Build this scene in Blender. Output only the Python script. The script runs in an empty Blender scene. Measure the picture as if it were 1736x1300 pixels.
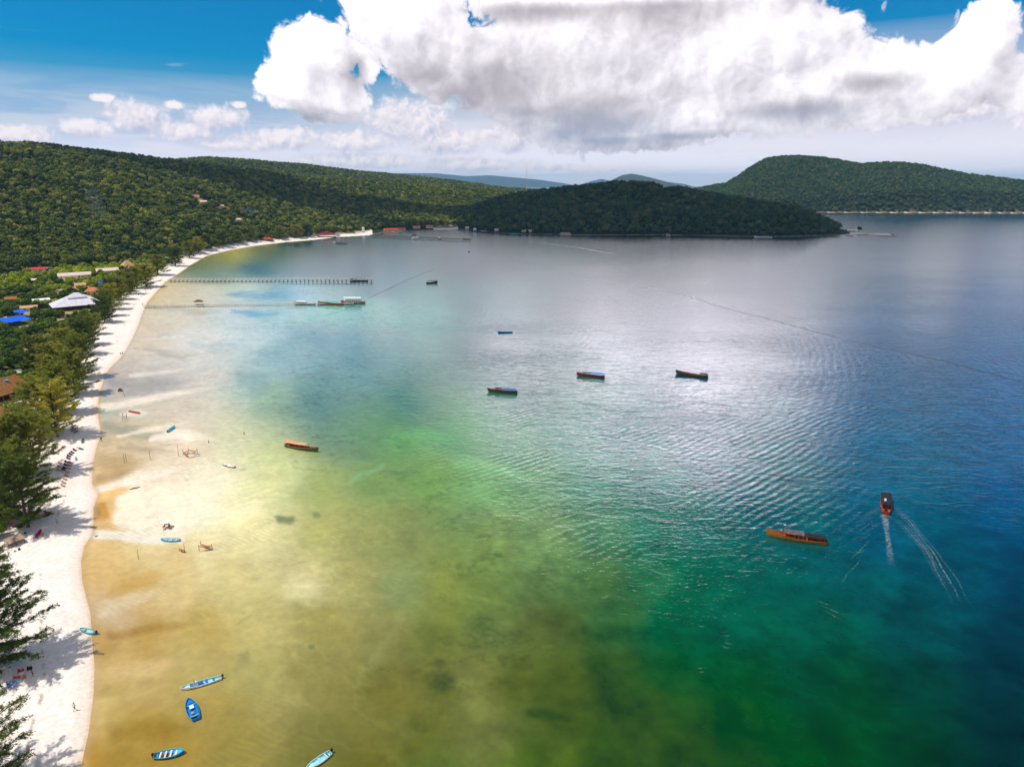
import bpy, math, random
import numpy as np
from mathutils import Vector, Matrix, noise as mnoise

# ------------------------------------------------------------------ camera, sky, sun, exposure
sc = bpy.context.scene
H = 100.0                       # the drone flies a hundred metres above the water
F = 1173.0; CX = 868.0; CY = 650.0
PITCH = math.atan(338.0 / F)
cam_d = bpy.data.cameras.new('camera')
cam = bpy.data.objects.new('camera', cam_d)
sc.collection.objects.link(cam)
cam.location = (0, 0, H)
cam.rotation_euler = (math.pi / 2 - PITCH, 0, 0)
cam_d.sensor_fit = 'HORIZONTAL'
cam_d.angle = 2 * math.atan(CX / F)
cam_d.clip_start = 0.5
cam_d.clip_end = 150000
sc.camera = cam
sc.view_settings.view_transform = 'Standard'
sc.view_settings.look = 'None'
sc.view_settings.exposure = 0.0
sc.view_settings.gamma = 1.0
sc.view_settings.use_curve_mapping = False
sc.cycles.max_bounces = 5
sc.cycles.diffuse_bounces = 2
sc.cycles.glossy_bounces = 3
sc.cycles.transmission_bounces = 2
sc.cycles.transparent_max_bounces = 8
sc.cycles.volume_bounces = 0
sc.cycles.sample_clamp_indirect = 4
sc.cycles.caustics_reflective = False
sc.cycles.caustics_refractive = False
sc.cycles.use_denoising = True

SUN_AZ = math.radians(-104)     # measured from +Y towards +X
SUN_EL = math.radians(64)
sun_dir = Vector((math.sin(SUN_AZ) * math.cos(SUN_EL), math.cos(SUN_AZ) * math.cos(SUN_EL), math.sin(SUN_EL)))
sd = bpy.data.lights.new('sun', 'SUN')
sd.energy = 4.0; sd.angle = math.radians(0.6); sd.color = (1.0, 0.95, 0.86)
sun = bpy.data.objects.new('sun', sd); sc.collection.objects.link(sun)
sun.rotation_euler = (-sun_dir).to_track_quat('-Z', 'Y').to_euler()

def ray(px, py):
    a = (px - CX) / F; b = (py - CY) / F
    return Vector((a, math.cos(PITCH) - b * math.sin(PITCH), -math.sin(PITCH) - b * math.cos(PITCH)))

def at(px, py, z=0.0):
    """the point of the level z that the photograph shows at this pixel"""
    d = ray(px, py)
    t = (z - H) / d.z
    return Vector((d.x * t, d.y * t, z))

def azel(px, py):
    d = ray(px, py)
    return math.atan2(d.x, d.y), math.atan2(d.z, math.hypot(d.x, d.y))

def lin(c):
    return tuple(((v / 255.0) / 12.92 if v / 255.0 <= 0.04045 else ((v / 255.0 + 0.055) / 1.055) ** 2.4) for v in c[:3])

class NT:
    """short hand for building node trees"""
    def __init__(s, tree):
        s.t = tree; s.n = tree.nodes; s.l = tree.links
    def node(s, kind, **kw):
        n = s.n.new(kind)
        for k, v in kw.items(): setattr(n, k, v)
        return n
    def put(s, sock, v):
        if v is None: return
        if isinstance(v, bpy.types.NodeSocket): s.l.new(v, sock)
        elif isinstance(v, (tuple, list)):
            v = tuple(v)
            if sock.type == 'RGBA' and len(v) == 3: v = v + (1.0,)
            sock.default_value = v
        else: sock.default_value = v
    def m(s, op, a, b=None, c=None, clamp=False):
        n = s.node('ShaderNodeMath', operation=op, use_clamp=clamp)
        for i, v in enumerate((a, b, c)): s.put(n.inputs[i], v)
        return n.outputs[0]
    def v(s, op, a, b=None, c=None):
        n = s.node('ShaderNodeVectorMath', operation=op)
        for i, x in enumerate((a, b, c)):
            if x is not None: s.put(n.inputs[i], x)
        return n.outputs['Value'] if op in ('LENGTH', 'DISTANCE', 'DOT_PRODUCT') else n.outputs[0]
    def scale(s, a, f):
        n = s.node('ShaderNodeVectorMath', operation='SCALE')
        s.put(n.inputs[0], a); n.inputs[3].default_value = f
        return n.outputs[0]
    def ramp(s, x, lo, hi, a=0.0, b=1.0, smooth=True):
        n = s.node('ShaderNodeMapRange', interpolation_type='SMOOTHSTEP' if smooth else 'LINEAR')
        for i, q in enumerate((x, lo, hi, a, b)): s.put(n.inputs[i], q)
        return n.outputs[0]
    def mix(s, f, a, b, blend='MIX'):
        n = s.node('ShaderNodeMix', data_type='RGBA', blend_type=blend)
        s.put(n.inputs[0], f); s.put(n.inputs[6], a); s.put(n.inputs[7], b)
        return n.outputs[2]
    def noise(s, vec, scale, detail=4, rough=0.55, dims='3D', dist=0.0):
        n = s.node('ShaderNodeTexNoise', noise_dimensions=dims)
        s.put(n.inputs['Vector'], vec); n.inputs['Scale'].default_value = scale
        n.inputs['Detail'].default_value = detail; n.inputs['Roughness'].default_value = rough
        n.inputs['Distortion'].default_value = dist
        return n.outputs[0]

# ------------------------------------------------------------------ the world: Nishita sky with the day's clouds
world = bpy.data.worlds.new('World'); sc.world = world
world.use_nodes = True
wt = NT(world.node_tree); wt.n.clear()
S = 0.10
sky = wt.node('ShaderNodeTexSky', sky_type='NISHITA')
sky.sun_disc = False
sky.sun_elevation = SUN_EL
sky.sun_rotation = SUN_AZ
sky.altitude = 100; sky.air_density = 1.0; sky.dust_density = 0.6; sky.ozone_density = 3.0
hsv = wt.node('ShaderNodeHueSaturation')
hsv.inputs['Hue'].default_value = 0.497
hsv.inputs['Saturation'].default_value = 1.9
hsv.inputs['Value'].default_value = 1.0
wt.l.new(sky.outputs[0], hsv.inputs['Color'])
tc = wt.node('ShaderNodeTexCoord')
dirv = wt.v('NORMALIZE', tc.outputs['Generated'])
sep = wt.node('ShaderNodeSeparateXYZ'); wt.l.new(dirv, sep.inputs[0])
az = wt.m('MULTIPLY', wt.m('ARCTAN2', sep.outputs[0], sep.outputs[1]), 57.29578)
el = wt.m('MULTIPLY', wt.m('ARCSINE', sep.outputs[2]), 57.29578)
cmb = wt.node('ShaderNodeCombineXYZ'); wt.l.new(az, cmb.inputs[0]); wt.l.new(el, cmb.inputs[1])
Q = cmb.outputs[0]
PXD = 1 / 20.5

def blob_len(q, blobs, k=0.25):
    acc = None
    for (px, py, rx, ry) in blobs:
        a, e = azel(px, py); a = math.degrees(a); e = math.degrees(e)
        ix = 1 / (rx * PXD); iy = 1 / (ry * PXD)
        L = wt.v('LENGTH', wt.v('MULTIPLY_ADD', q, (ix, iy, 0), (-a * ix, -e * iy, 0)))
        acc = L if acc is None else wt.m('SMOOTH_MIN', acc, L, k)
    return acc

MAIN = [(535, 88, 78, 48), (500, 140, 62, 42), (560, 160, 70, 48), (625, 110, 22, 30), (690, 30, 110, 75), (760, 100, 120, 62), (850, 150, 85, 58),
        (980, 150, 150, 95), (1080, 200, 175, 52), (1060, 40, 240, 115), (1230, 80, 190, 120), (1230, 185, 140, 45), (1370, 140, 150, 72), (1320, 60, 70, 60),
        (1490, 125, 85, 44), (1590, 135, 90, 46), (1672, 60, 42, 55), (1640, 110, 70, 45), (1430, 190, 130, 26), (1050, -125, 330, 150), (1380, -78, 160, 52), (1800, 150, 90, 60)]
LOW = [(30, 228, 60, 16), (150, 216, 40, 16), (235, 200, 55, 26), (300, 222, 60, 18), (370, 200, 50, 22), (470, 236, 90, 20),
       (600, 240, 90, 22), (690, 205, 90, 40), (760, 240, 90, 26), (865, 238, 42, 28), (620, 272, 130, 16), (800, 280, 140, 14), (1000, 285, 110, 9), (400, 245, 80, 14), (172, 166, 18, 7), (295, 178, 17, 8), (403, 178, 13, 7),
       (1500, 204, 60, 14), (1580, 196, 80, 16), (1655, 184, 48, 18)]
DARK = [(1120, 15, 100, 38), (850, 150, 150, 55), (900, 190, 90, 20), (800, 175, 60, 20), (1010, 200, 120, 50), (1040, 238, 110, 10), (960, 225, 60, 24),
        (1340, 188, 90, 16), (1480, 140, 50, 14), (520, 200, 70, 14), (920, 20, 110, 16), (604, 118, 16, 26), (730, 130, 60, 26), (1150, 232, 80, 8)]

def billow(q, amp, sc1, seed, det=8):
    q2 = wt.v('ADD', q, (seed, seed * 0.7, 0))
    n1 = wt.noise(q2, sc1, det, 0.60, '2D', 0.0)
    n2 = wt.noise(q2, sc1 * 2.2, min(det, 4), 0.5, '2D', 0.3)
    puff = wt.m('ABSOLUTE', wt.m('SUBTRACT', n2, 0.5))
    return wt.m('ADD', wt.m('MULTIPLY_ADD', n1, amp, -0.5 * amp), wt.m('MULTIPLY_ADD', puff, amp * 1.3, -0.13 * amp))
def shade(q, blobs, amp, sc1, seed, off, gain, big, gain2, k=0.18):
    L0 = blob_len(q, blobs, k); L1 = blob_len(wt.v('ADD', q, big), blobs, k)
    b0 = billow(q, amp, sc1, seed); s0 = billow(q, amp, sc1, seed, 3); b1 = billow(wt.v('ADD', q, off), amp, sc1, seed, 3)
    d0 = wt.m('ADD', wt.m('SUBTRACT', 1.0, L0), b0)
    lit = wt.m('ADD', wt.m('MULTIPLY', wt.m('SUBTRACT', s0, b1), gain), wt.m('MULTIPLY_ADD', wt.m('SUBTRACT', L1, L0), gain2, 0.60), clamp=True)
    return d0, lit

# pale veil of high air near the horizon, thicker to the right
veil_n = wt.noise(wt.v('MULTIPLY', Q, (0.5, 1.8, 0)), 0.12, 4, 0.5, '2D')
right = wt.ramp(az, -14.0, 8.0)
top = wt.m('MULTIPLY_ADD', right, 3.0, 7.5)
veil = wt.m('MULTIPLY', wt.m('SUBTRACT', 1.0, wt.m('DIVIDE', el, top), clamp=True), wt.m('MULTIPLY_ADD', veil_n, 0.9, 1.0), clamp=True)
veil = wt.m('POWER', veil, 0.75)
vcol = wt.mix(wt.ramp(az, -30.0, 0.0), (0.42, 0.55, 0.86), (0.80, 0.76, 0.88))
vcol = wt.mix(wt.ramp(el, 5.0, 0.3), vcol, (1.15, 1.12, 1.22))
strat = wt.ramp(wt.noise(wt.v('MULTIPLY', Q, (0.10, 0.9, 0)), 0.8, 5, 0.6, '2D', 0.4), 0.40, 0.64)
vcol = wt.mix(wt.m('MULTIPLY', strat, 0.55), vcol, (1.0, 0.94, 1.0))
def sc_col(c): return tuple(v / S for v in c)
base = wt.mix(veil, hsv.outputs[0], wt.scale(vcol, 1 / S))

# low band of small cumulus
dl, ll = shade(Q, LOW, 0.85, 0.42, 17.0, (-0.4, 0.4, 0), 1.2, (-0.3, 0.7, 0), 0.45)
al = wt.m('MULTIPLY', wt.ramp(dl, -0.05, 0.5), 0.92)
cl = wt.mix(ll, (0.50, 0.52, 0.72), (1.12, 1.02, 1.03))
c1 = wt.mix(al, base, wt.scale(cl, 1 / S))
# the big bank
dm, lm = shade(Q, MAIN, 0.72, 0.24, 5.0, (-0.9, 0.7, 0), 0.85, (-1.4, 2.2, 0), 0.45)
am = wt.ramp(dm, -0.02, 0.15)
fine = wt.noise(Q, 1.1, 5, 0.6, '2D')
lm2 = wt.m('ADD', lm, wt.m('MULTIPLY_ADD', fine, 0.20, -0.10), clamp=True)
darkL = blob_len(Q, DARK, 0.3)
darkn = wt.m('ADD', wt.m('SUBTRACT', 1.1, darkL), wt.m('MULTIPLY_ADD', wt.noise(Q, 0.35, 5, 0.6, '2D', 0.5), 1.3, -0.65))
dk = wt.m('MULTIPLY', wt.ramp(darkn, -0.55, 1.15), 0.72)
cm = wt.mix(lm2, (0.52, 0.48, 0.55), (1.36, 1.29, 1.34))
cm = wt.mix(dk, cm, wt.mix(wt.ramp(el, 6.5, 3.5), (0.33, 0.29, 0.33), (0.24, 0.30, 0.44)))
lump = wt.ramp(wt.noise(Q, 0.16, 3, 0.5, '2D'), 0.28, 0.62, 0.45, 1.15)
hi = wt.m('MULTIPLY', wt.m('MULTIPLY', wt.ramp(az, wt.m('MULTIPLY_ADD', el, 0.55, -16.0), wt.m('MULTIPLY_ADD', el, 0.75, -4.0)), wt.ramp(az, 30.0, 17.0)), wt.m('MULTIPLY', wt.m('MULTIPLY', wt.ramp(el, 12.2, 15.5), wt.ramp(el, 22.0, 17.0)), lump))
cm = wt.v('MULTIPLY', cm, wt.mix(hi, (1, 1, 1), (9.6, 9.4, 9.8)))  # unseen cloud above the view, brightened manyfold so the far water mirrors white
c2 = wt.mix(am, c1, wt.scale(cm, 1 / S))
# thin wisps on the blue, upper left
wn = wt.noise(wt.v('MULTIPLY', Q, (0.35, 1.6, 0)), 0.35, 5, 0.6, '2D', 0.6)
w = wt.m('MULTIPLY', wt.ramp(wn, 0.62, 0.85), wt.m('MULTIPLY', wt.ramp(el, 13.0, 7.0), 0.45))
c3 = wt.mix(w, c2, sc_col((0.75, 0.8, 0.95)))
# order: wisps lie behind the bank, so keep the bank in front
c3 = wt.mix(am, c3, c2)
# broken cloud overhead and behind the viewer
on = wt.noise(wt.v('MULTIPLY', dirv, (1, 1, 1.6)), 2.2, 5, 0.55, '3D', 0.3)
back = wt.m('MAXIMUM', wt.ramp(el, 48.0, 62.0), wt.m('MULTIPLY', wt.ramp(sep.outputs[1], 0.25, -0.1), wt.ramp(el, 5.0, 14.0)))
oc = wt.m('MULTIPLY', back, wt.ramp(on, 0.36, 0.52))
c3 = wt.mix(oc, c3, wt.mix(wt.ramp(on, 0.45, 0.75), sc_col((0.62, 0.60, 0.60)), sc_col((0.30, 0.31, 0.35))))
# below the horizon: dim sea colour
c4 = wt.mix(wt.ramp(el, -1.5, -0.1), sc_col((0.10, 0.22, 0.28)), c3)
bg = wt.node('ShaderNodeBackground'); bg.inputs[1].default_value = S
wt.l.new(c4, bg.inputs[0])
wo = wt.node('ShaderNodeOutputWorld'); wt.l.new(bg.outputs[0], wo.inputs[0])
world.cycles.sampling_method = 'MANUAL'
world.cycles.sample_map_resolution = 512

# ------------------------------------------------------------------ materials
MATS = {}
def mat(name, col, rough=0.6, spec=0.4, metal=0.0, var=0.12, nscale=1.5, bump=0.0, col2=None):
    """plain procedural surface: colour with a little uneven wear"""
    if name in MATS: return MATS[name]
    m = bpy.data.materials.new(name); m.use_nodes = True
    t = NT(m.node_tree); b = t.n['Principled BSDF']
    tcn = t.node('ShaderNodeTexCoord')
    n = t.noise(tcn.outputs['Object'], nscale, 4, 0.6)
    c = lin(col)
    hi = tuple(min(1, x * (1 + var)) for x in c)
    lo = lin(col2) if col2 else tuple(x * (1 - 2 * var) for x in c)
    t.put(b.inputs['Base Color'], t.mix(t.ramp(n, 0.35, 0.62), lo, hi))
    b.inputs['Roughness'].default_value = rough
    b.inputs['Specular IOR Level'].default_value = spec
    b.inputs['Metallic'].default_value = metal
    if bump:
        bn = t.node('ShaderNodeBump'); bn.inputs['Strength'].default_value = bump
        t.put(bn.inputs['Height'], n); t.put(b.inputs['Normal'], bn.outputs[0])
    MATS[name] = m
    return m

# ------------------------------------------------------------------ mesh collecting and linking
COL = sc.collection
class MB:
    def __init__(s): s.v = []; s.f = []; s.mi = []
    def add(s, vs, fs, mi=0):
        o = len(s.v); s.v += [tuple(v) for v in vs]; s.f += [tuple(o + i for i in f) for f in fs]; s.mi += [mi] * len(fs)
    def box(s, c, d, rz=0.0, taper=1.0, mi=0):
        x, y, z = d[0] / 2, d[1] / 2, d[2] / 2; cs, sn = math.cos(rz), math.sin(rz)
        vs = []
        for (a, b, e) in ((-1, -1, -1), (1, -1, -1), (1, 1, -1), (-1, 1, -1), (-1, -1, 1), (1, -1, 1), (1, 1, 1), (-1, 1, 1)):
            k = taper if e > 0 else 1
            px, py = a * x * k, b * y * k
            vs.append((c[0] + px * cs - py * sn, c[1] + px * sn + py * cs, c[2] + e * z))
        s.add(vs, [(0, 3, 2, 1), (4, 5, 6, 7), (0, 1, 5, 4), (1, 2, 6, 5), (2, 3, 7, 6), (3, 0, 4, 7)], mi)
    def tube(s, pts, rad, n=6, mi=0, cap=True):
        pts = [Vector(p) for p in pts]
        if not isinstance(rad, (list, tuple)): rad = [rad] * len(pts)
        rings = []
        for i, p in enumerate(pts):
            d = (pts[min(i + 1, len(pts) - 1)] - pts[max(i - 1, 0)]).normalized()
            u = d.cross(Vector((0, 0, 1)) if abs(d.z) < 0.95 else Vector((1, 0, 0))).normalized(); w = d.cross(u)
            rings.append([p + (u * math.cos(a) + w * math.sin(a)) * rad[i] for a in [2 * math.pi * k / n for k in range(n)]])
        o = len(s.v)
        for r in rings: s.v += [tuple(q) for q in r]
        for i in range(len(rings) - 1):
            for k in range(n):
                s.f.append((o + i * n + k, o + i * n + (k + 1) % n, o + (i + 1) * n + (k + 1) % n, o + (i + 1) * n + k)); s.mi.append(mi)
        if cap:
            s.f.append(tuple(o + k for k in range(n))[::-1]); s.mi.append(mi)
            s.f.append(tuple(o + (len(rings) - 1) * n + k for k in range(n))); s.mi.append(mi)
    def loft(s, rings, close=False, mi=0, capa=False, capb=False):
        o = len(s.v); n = len(rings[0])
        for r in rings: s.v += [tuple(q) for q in r]
        for i in range(len(rings) - 1):
            for k in range(n if close else n - 1):
                s.f.append((o + i * n + k, o + i * n + (k + 1) % n, o + (i + 1) * n + (k + 1) % n, o + (i + 1) * n + k)); s.mi.append(mi)
        if capa: s.f.append(tuple(o + k for k in range(n))[::-1]); s.mi.append(mi)
        if capb: s.f.append(tuple(o + (len(rings) - 1) * n + k for k in range(n))); s.mi.append(mi)
    def obj(s, name, mats, parent=None, smooth=False):
        me = bpy.data.meshes.new(name)
        me.from_pydata(s.v, [], s.f)
        if not isinstance(mats, (list, tuple)): mats = [mats]
        for m in mats: me.materials.append(m)
        if len(mats) > 1: me.polygons.foreach_set('material_index', s.mi)
        if smooth: me.polygons.foreach_set('use_smooth', [True] * len(s.f))
        me.update()
        o = bpy.data.objects.new(name, me); COL.objects.link(o)
        if parent is not None: o.parent = parent
        return o

def np_mesh(name, V, Fq, mats, smooth=True):
    """fast mesh from numpy vertices (n,3) and faces (m,k)"""
    me = bpy.data.meshes.new(name)
    k = Fq.shape[1]
    me.vertices.add(len(V)); me.vertices.foreach_set('co', np.ascontiguousarray(V, dtype=np.float32).ravel())
    me.loops.add(len(Fq) * k); me.loops.foreach_set('vertex_index', np.ascontiguousarray(Fq, dtype=np.int32).ravel())
    me.polygons.add(len(Fq)); me.polygons.foreach_set('loop_start', np.arange(0, len(Fq) * k, k, dtype=np.int32))
    me.polygons.foreach_set('loop_total', np.full(len(Fq), k, dtype=np.int32))
    me.polygons.foreach_set('use_smooth', np.full(len(Fq), smooth))
    for m in mats: me.materials.append(m)
    me.update(calc_edges=True)
    return me

def tag(o, label=None, cat=None, group=None, kind=None):
    if label: o['label'] = label
    if cat: o['category'] = cat
    if group: o['group'] = group
    if kind: o['kind'] = kind
    return o

def thing(name, label, cat, loc=(0, 0, 0), rz=0.0, group=None, scale=None):
    o = bpy.data.objects.new(name, None); COL.objects.link(o)
    o.empty_display_size = 0.2
    o.location = loc; o.rotation_euler = (0, 0, rz)
    if scale: o.scale = (scale,) * 3
    return tag(o, label, cat, group)

def copy_tree(o, parent=None):
    c = o.copy(); COL.objects.link(c)
    if parent is not None: c.parent = parent
    for ch in list(o.children): copy_tree(ch, c)
    return c

# ------------------------------------------------------------------ numpy noise
def hash2(ix, iy, seed):
    h = (ix.astype(np.int64) * 374761393 + iy.astype(np.int64) * 668265263 + seed * 1274126177) & 0xffffffff
    h = ((h ^ (h >> 13)) * 1274126177) & 0xffffffff
    h = (h ^ (h >> 16)) & 0xffffffff
    return h / 4294967295.0
def vnoise(x, y, seed=0):
    ix = np.floor(x); iy = np.floor(y); fx = x - ix; fy = y - iy
    fx = fx * fx * (3 - 2 * fx); fy = fy * fy * (3 - 2 * fy)
    a = hash2(ix, iy, seed); b = hash2(ix + 1, iy, seed); c = hash2(ix, iy + 1, seed); d = hash2(ix + 1, iy + 1, seed)
    return (a * (1 - fx) + b * fx) * (1 - fy) + (c * (1 - fx) + d * fx) * fy
def fbm(x, y, oct=4, seed=0, rough=0.5):
    s = 0; a = 1; t = 0
    for i in range(oct):
        s = s + a * vnoise(x, y, seed + i * 17); t += a; a *= rough; x = x * 2.03 + 11.3; y = y * 2.03 - 7.1
    return s / t
def sstep(x, a, b):
    t = np.clip((x - a) / (b - a), 0, 1); return t * t * (3 - 2 * t)

# ------------------------------------------------------------------ the coast
SHORE = [(128, 1340), (137, 1300), (150, 1240), (158, 1180), (160, 1130), (155, 1075), (153, 1040), (146, 1012), (139, 985), (137, 950), (143, 925), (156, 905),
         (158, 885), (158, 862), (166, 838), (156, 820), (156, 790), (163, 760), (171, 735), (168, 715), (164, 695), (169, 665), (175, 645),
         (178, 634), (188, 622), (203, 608), (214, 593), (224, 575), (235, 550), (241, 532), (250, 512), (264, 496), (280, 478), (300, 466),
         (322, 450), (350, 434), (385, 425), (430, 417), (480, 411), (530, 407), (575, 402), (625, 399), (650, 394), (700, 391), (735, 390), (790, 389),
         (812, 393), (850, 396), (900, 397), (960, 398.5), (1040, 399), (1130, 398.5), (1200, 400), (1290, 402), (1350, 401), (1400, 400), (1440, 397), (1475, 399),
         (1500, 399.5), (1518, 400), (1512, 396.5), (1470, 394), (1438, 391), (1418, 386)]
coast = [at(*p).to_2d() for p in SHORE]
coast = [Vector((-95, -400)), Vector((-86, -60)), Vector((-80, 60))] + coast
tip = coast[-1]
coast += [Vector((820, 1850)), Vector((640, 2050)), Vector((430, 2300)), Vector((330, 2900)), Vector((420, 3800)), Vector((200, 5200)),
          Vector((-400, 7800)), Vector((-4200, 9000)), Vector((-5200, 3000)), Vector((-4200, -2400)), Vector((-1500, -3000)), Vector((-300, -1400))]
# the island across the strait
isl = [at(px, 360.5 + (px - 1400) * 0.004).to_2d() for px in (1190, 1250, 1330, 1400, 1480, 1560, 1640, 1736, 1830, 1960, 2120)]
isl = isl + [Vector((isl[-1].x + 300, isl[-1].y + 700)), Vector((2900, 4700)), Vector((1900, 4700)), Vector((1000, 4300)), Vector((720, 3700))]

def seg_dist(X, Y, poly):
    best = np.full(X.shape, 1e12); inside = np.zeros(X.shape, bool)
    n = len(poly)
    for i in range(n):
        a = poly[i]; b = poly[(i + 1) % n]
        dx, dy = b.x - a.x, b.y - a.y; L = dx * dx + dy * dy + 1e-9
        t = np.clip(((X - a.x) * dx + (Y - a.y) * dy) / L, 0, 1)
        d = (X - a.x - t * dx) ** 2 + (Y - a.y - t * dy) ** 2
        best = np.minimum(best, d)
        if abs(dy) > 1e-9:
            c = (a.y > Y) != (b.y > Y)
            xi = a.x + (Y - a.y) * dx / dy
            inside ^= (c & (X < xi))
    return np.where(inside, 1, -1) * np.sqrt(best)

LAYERS = {}
def layer(name, pts, D, start, back, tree=13.0):
    a = np.array([azel(px, py)[0] for px, py in pts]); e = np.array([azel(px, py)[1] for px, py in pts])
    LAYERS[name] = (a, e, D, start, back, tree)
def ctl(pairs):
    """pixel column -> distance, read as a function of azimuth"""
    a = np.array([azel(px, 312)[0] for px, _ in pairs]); v = np.array([d for _, d in pairs], float)
    return lambda az_: np.interp(az_, a, v)

L1D = ctl([(-700, 1500), (0, 1750), (300, 1950), (600, 2300), (870, 2500), (1000, 2600)])
L1S = ctl([(-700, 900), (0, 930), (150, 960), (300, 1010), (430, 1240), (600, 1500), (800, 1680), (900, 1900)])
layer('L1', [(-900, 235), (-400, 225), (-150, 233), (0, 243), (60, 246), (130, 253), (200, 262), (300, 275), (400, 288), (500, 298), (600, 306), (700, 313), (800, 320), (870, 326), (930, 332), (1000, 345), (1060, 400)], L1D, L1S, 900)
L2D = ctl([(200, 3000), (600, 3400), (900, 3800), (1000, 4000)])
layer('L2', [(100, 300), (220, 290), (300, 273), (345, 269), (390, 271), (430, 274), (520, 281), (600, 291), (700, 300), (780, 309), (860, 320), (920, 322), (980, 330), (1060, 345)], L2D, lambda a: L2D(a) - 900, 900)
HD = ctl([(780, 1760), (900, 1720), (1060, 1700), (1250, 1660), (1420, 1560)])
HS = ctl([(780, 1570), (850, 1470), (1000, 1440), (1290, 1415), (1420, 1430)])
layer('HEAD', [(770, 372), (800, 352), (830, 340), (870, 329), (930, 322), (965, 319), (1000, 314), (1050, 309), (1090, 311), (1117, 315), (1124, 323), (1134, 320), (1150, 319), (1200, 327), (1260, 337), (1300, 344),
               (1340, 350), (1370, 358), (1390, 368), (1408, 378), (1425, 390), (1435, 420)], HD, HS, 560)
ID = ctl([(1150, 3500), (1736, 3500), (2200, 3600)])
IS = ctl([(1150, 2700), (1736, 2750), (2200, 2800)])
layer('ISL', [(1120, 335), (1165, 322), (1190, 318), (1230, 311), (1253, 298), (1275, 282), (1300, 269), (1320, 266), (1360, 264.5), (1400, 268), (1440, 275), (1460, 278), (1500, 276), (1530, 276), (1565, 280), (1600, 288),
              (1640, 296), (1680, 300), (1736, 307), (1800, 312), (1900, 322), (2050, 330), (2200, 350)], ID, IS, 900)
PD = ctl([(1000, 12000), (1200, 12000)])
layer('PEAK', [(985, 325), (1010, 317), (1040, 304), (1055, 297), (1070, 294.5), (1085, 297), (1110, 303), (1140, 311), (1165, 318), (1190, 322)], PD, lambda a: PD(a) - 2500, 2500, 0)
BD = ctl([(500, 24000), (1300, 24000)])
layer('BLUE', [(500, 296), (600, 293), (680, 294), (740, 294), (790, 299), (830, 297.5), (870, 301), (915, 305), (950, 310), (980, 315), (990, 311), (1008, 306), (1020, 303.5), (1035, 307), (1060, 309), (1120, 307), (1160, 312), (1185, 319), (1215, 321), (1230, 322)], BD, lambda a: BD(a) - 4000, 3000, 0)

def terrain(X, Y):
    """height of the land and signed distance from the waterline (positive inland)"""
    r = np.hypot(X, Y); A = np.arctan2(X, Y)
    d = np.maximum(seg_dist(X, Y, coast), -1e9)
    di = seg_dist(X, Y, isl)
    h = np.where(d > 0, np.minimum(0.05 * d, 2.2) + np.minimum(np.maximum(d - 60, 0) * 0.01, 5), np.maximum(d * 0.03, -8))
    hi = np.where(di > 0, np.minimum(0.08 * di, 4), np.maximum(di * 0.03, -8))
    hills = np.zeros_like(X)
    for name, (a, e, D, st, back, tree) in LAYERS.items():
        ee = np.interp(A, a, e, left=-0.2, right=-0.2)
        Dd = D(A); top = H + np.tan(ee) * Dd - tree
        s0 = st(A)
        t = (r - s0) / (Dd - s0)
        up = np.sin(np.clip(t, 0, 1) * math.pi / 2) ** 1.25
        dn = 0.5 + 0.5 * np.cos(np.clip((r - Dd) / back, 0, 1) * math.pi)
        w = np.where(t < 1, up, dn)
        if name == 'ISL': msk = sstep(di, 0, 60)
        elif name in ('L1', 'L2', 'HEAD'): msk = sstep(d, 2, 60)
        else: msk = 1.0
        g = np.maximum(top, -20) * w * msk
        if name in ('L1', 'L2', 'HEAD', 'ISL'):
            amp = 0.22 if name == 'HEAD' else 0.10 if name != 'L1' else 0.18
            g = g * (1 - amp * (1 - sstep(t, 0.6, 1.0)) * 2 * fbm(X / 170, Y / 170, 3, 5))
        hills = np.maximum(hills, g)
    z = np.maximum(h, hi)
    near_far = (r > 6500)
    z = np.where(hills > 0.5, np.maximum(z, 0) + hills * (1 - 0.0), z) if True else z
    z = np.where(near_far & (hills <= 0.5), -8, z)
    z = np.where(hills > 0.5, np.maximum(z - np.maximum(np.minimum(h, 7), np.minimum(hi, 4)) * 0.0, 0), z)
    return z, d, di, hills

# polar grid: finer where it is near, one sheet out to the horizon
azs = np.concatenate([np.arange(-180, -52, 3.0), np.arange(-52, -46, 0.6), np.arange(-46, 45, 0.11), np.arange(45, 52, 0.6), np.arange(52, 180, 3.0)])
azs = np.radians(np.unique(np.round(azs, 4)))
rr = [0.5, 20, 40, 55, 65]; q = 65.0
while q < 30000:
    q += min((q * q + H * H) / H * (3.0 / F), max(0.3, q * 0.0065 if q < 3100 else q * 0.013 if q < 4500 else q * 0.03)); rr.append(q)
rr = np.array(rr)
RR, AA = np.meshgrid(rr, azs, indexing='ij')
GX = RR * np.sin(AA); GY = RR * np.cos(AA)
print('grid', GX.shape)
GZ, GD, GDI, GH = terrain(GX, GY)
# small relief
nr, na = GX.shape
idx = np.arange(nr * na).reshape(nr, na)
a0 = idx[:-1, :]; a1 = idx[1:, :]
FQ = np.stack([a0, np.roll(a0, -1, 1), np.roll(a1, -1, 1), a1], -1).reshape(-1, 4)
FQ = FQ[:, ::-1]

def to_px(X, Y, Z=0.0):
    """which pixel of the survey photograph a place corresponds to"""
    dz = Z - H
    f = Y * math.cos(PITCH) - dz * math.sin(PITCH); u = Y * math.sin(PITCH) + dz * math.cos(PITCH)
    f = np.where(f > 1, f, 1.0)
    return CX + F * X / f, CY - F * u / f
PXX, PYY = to_px(GX, GY)

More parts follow.
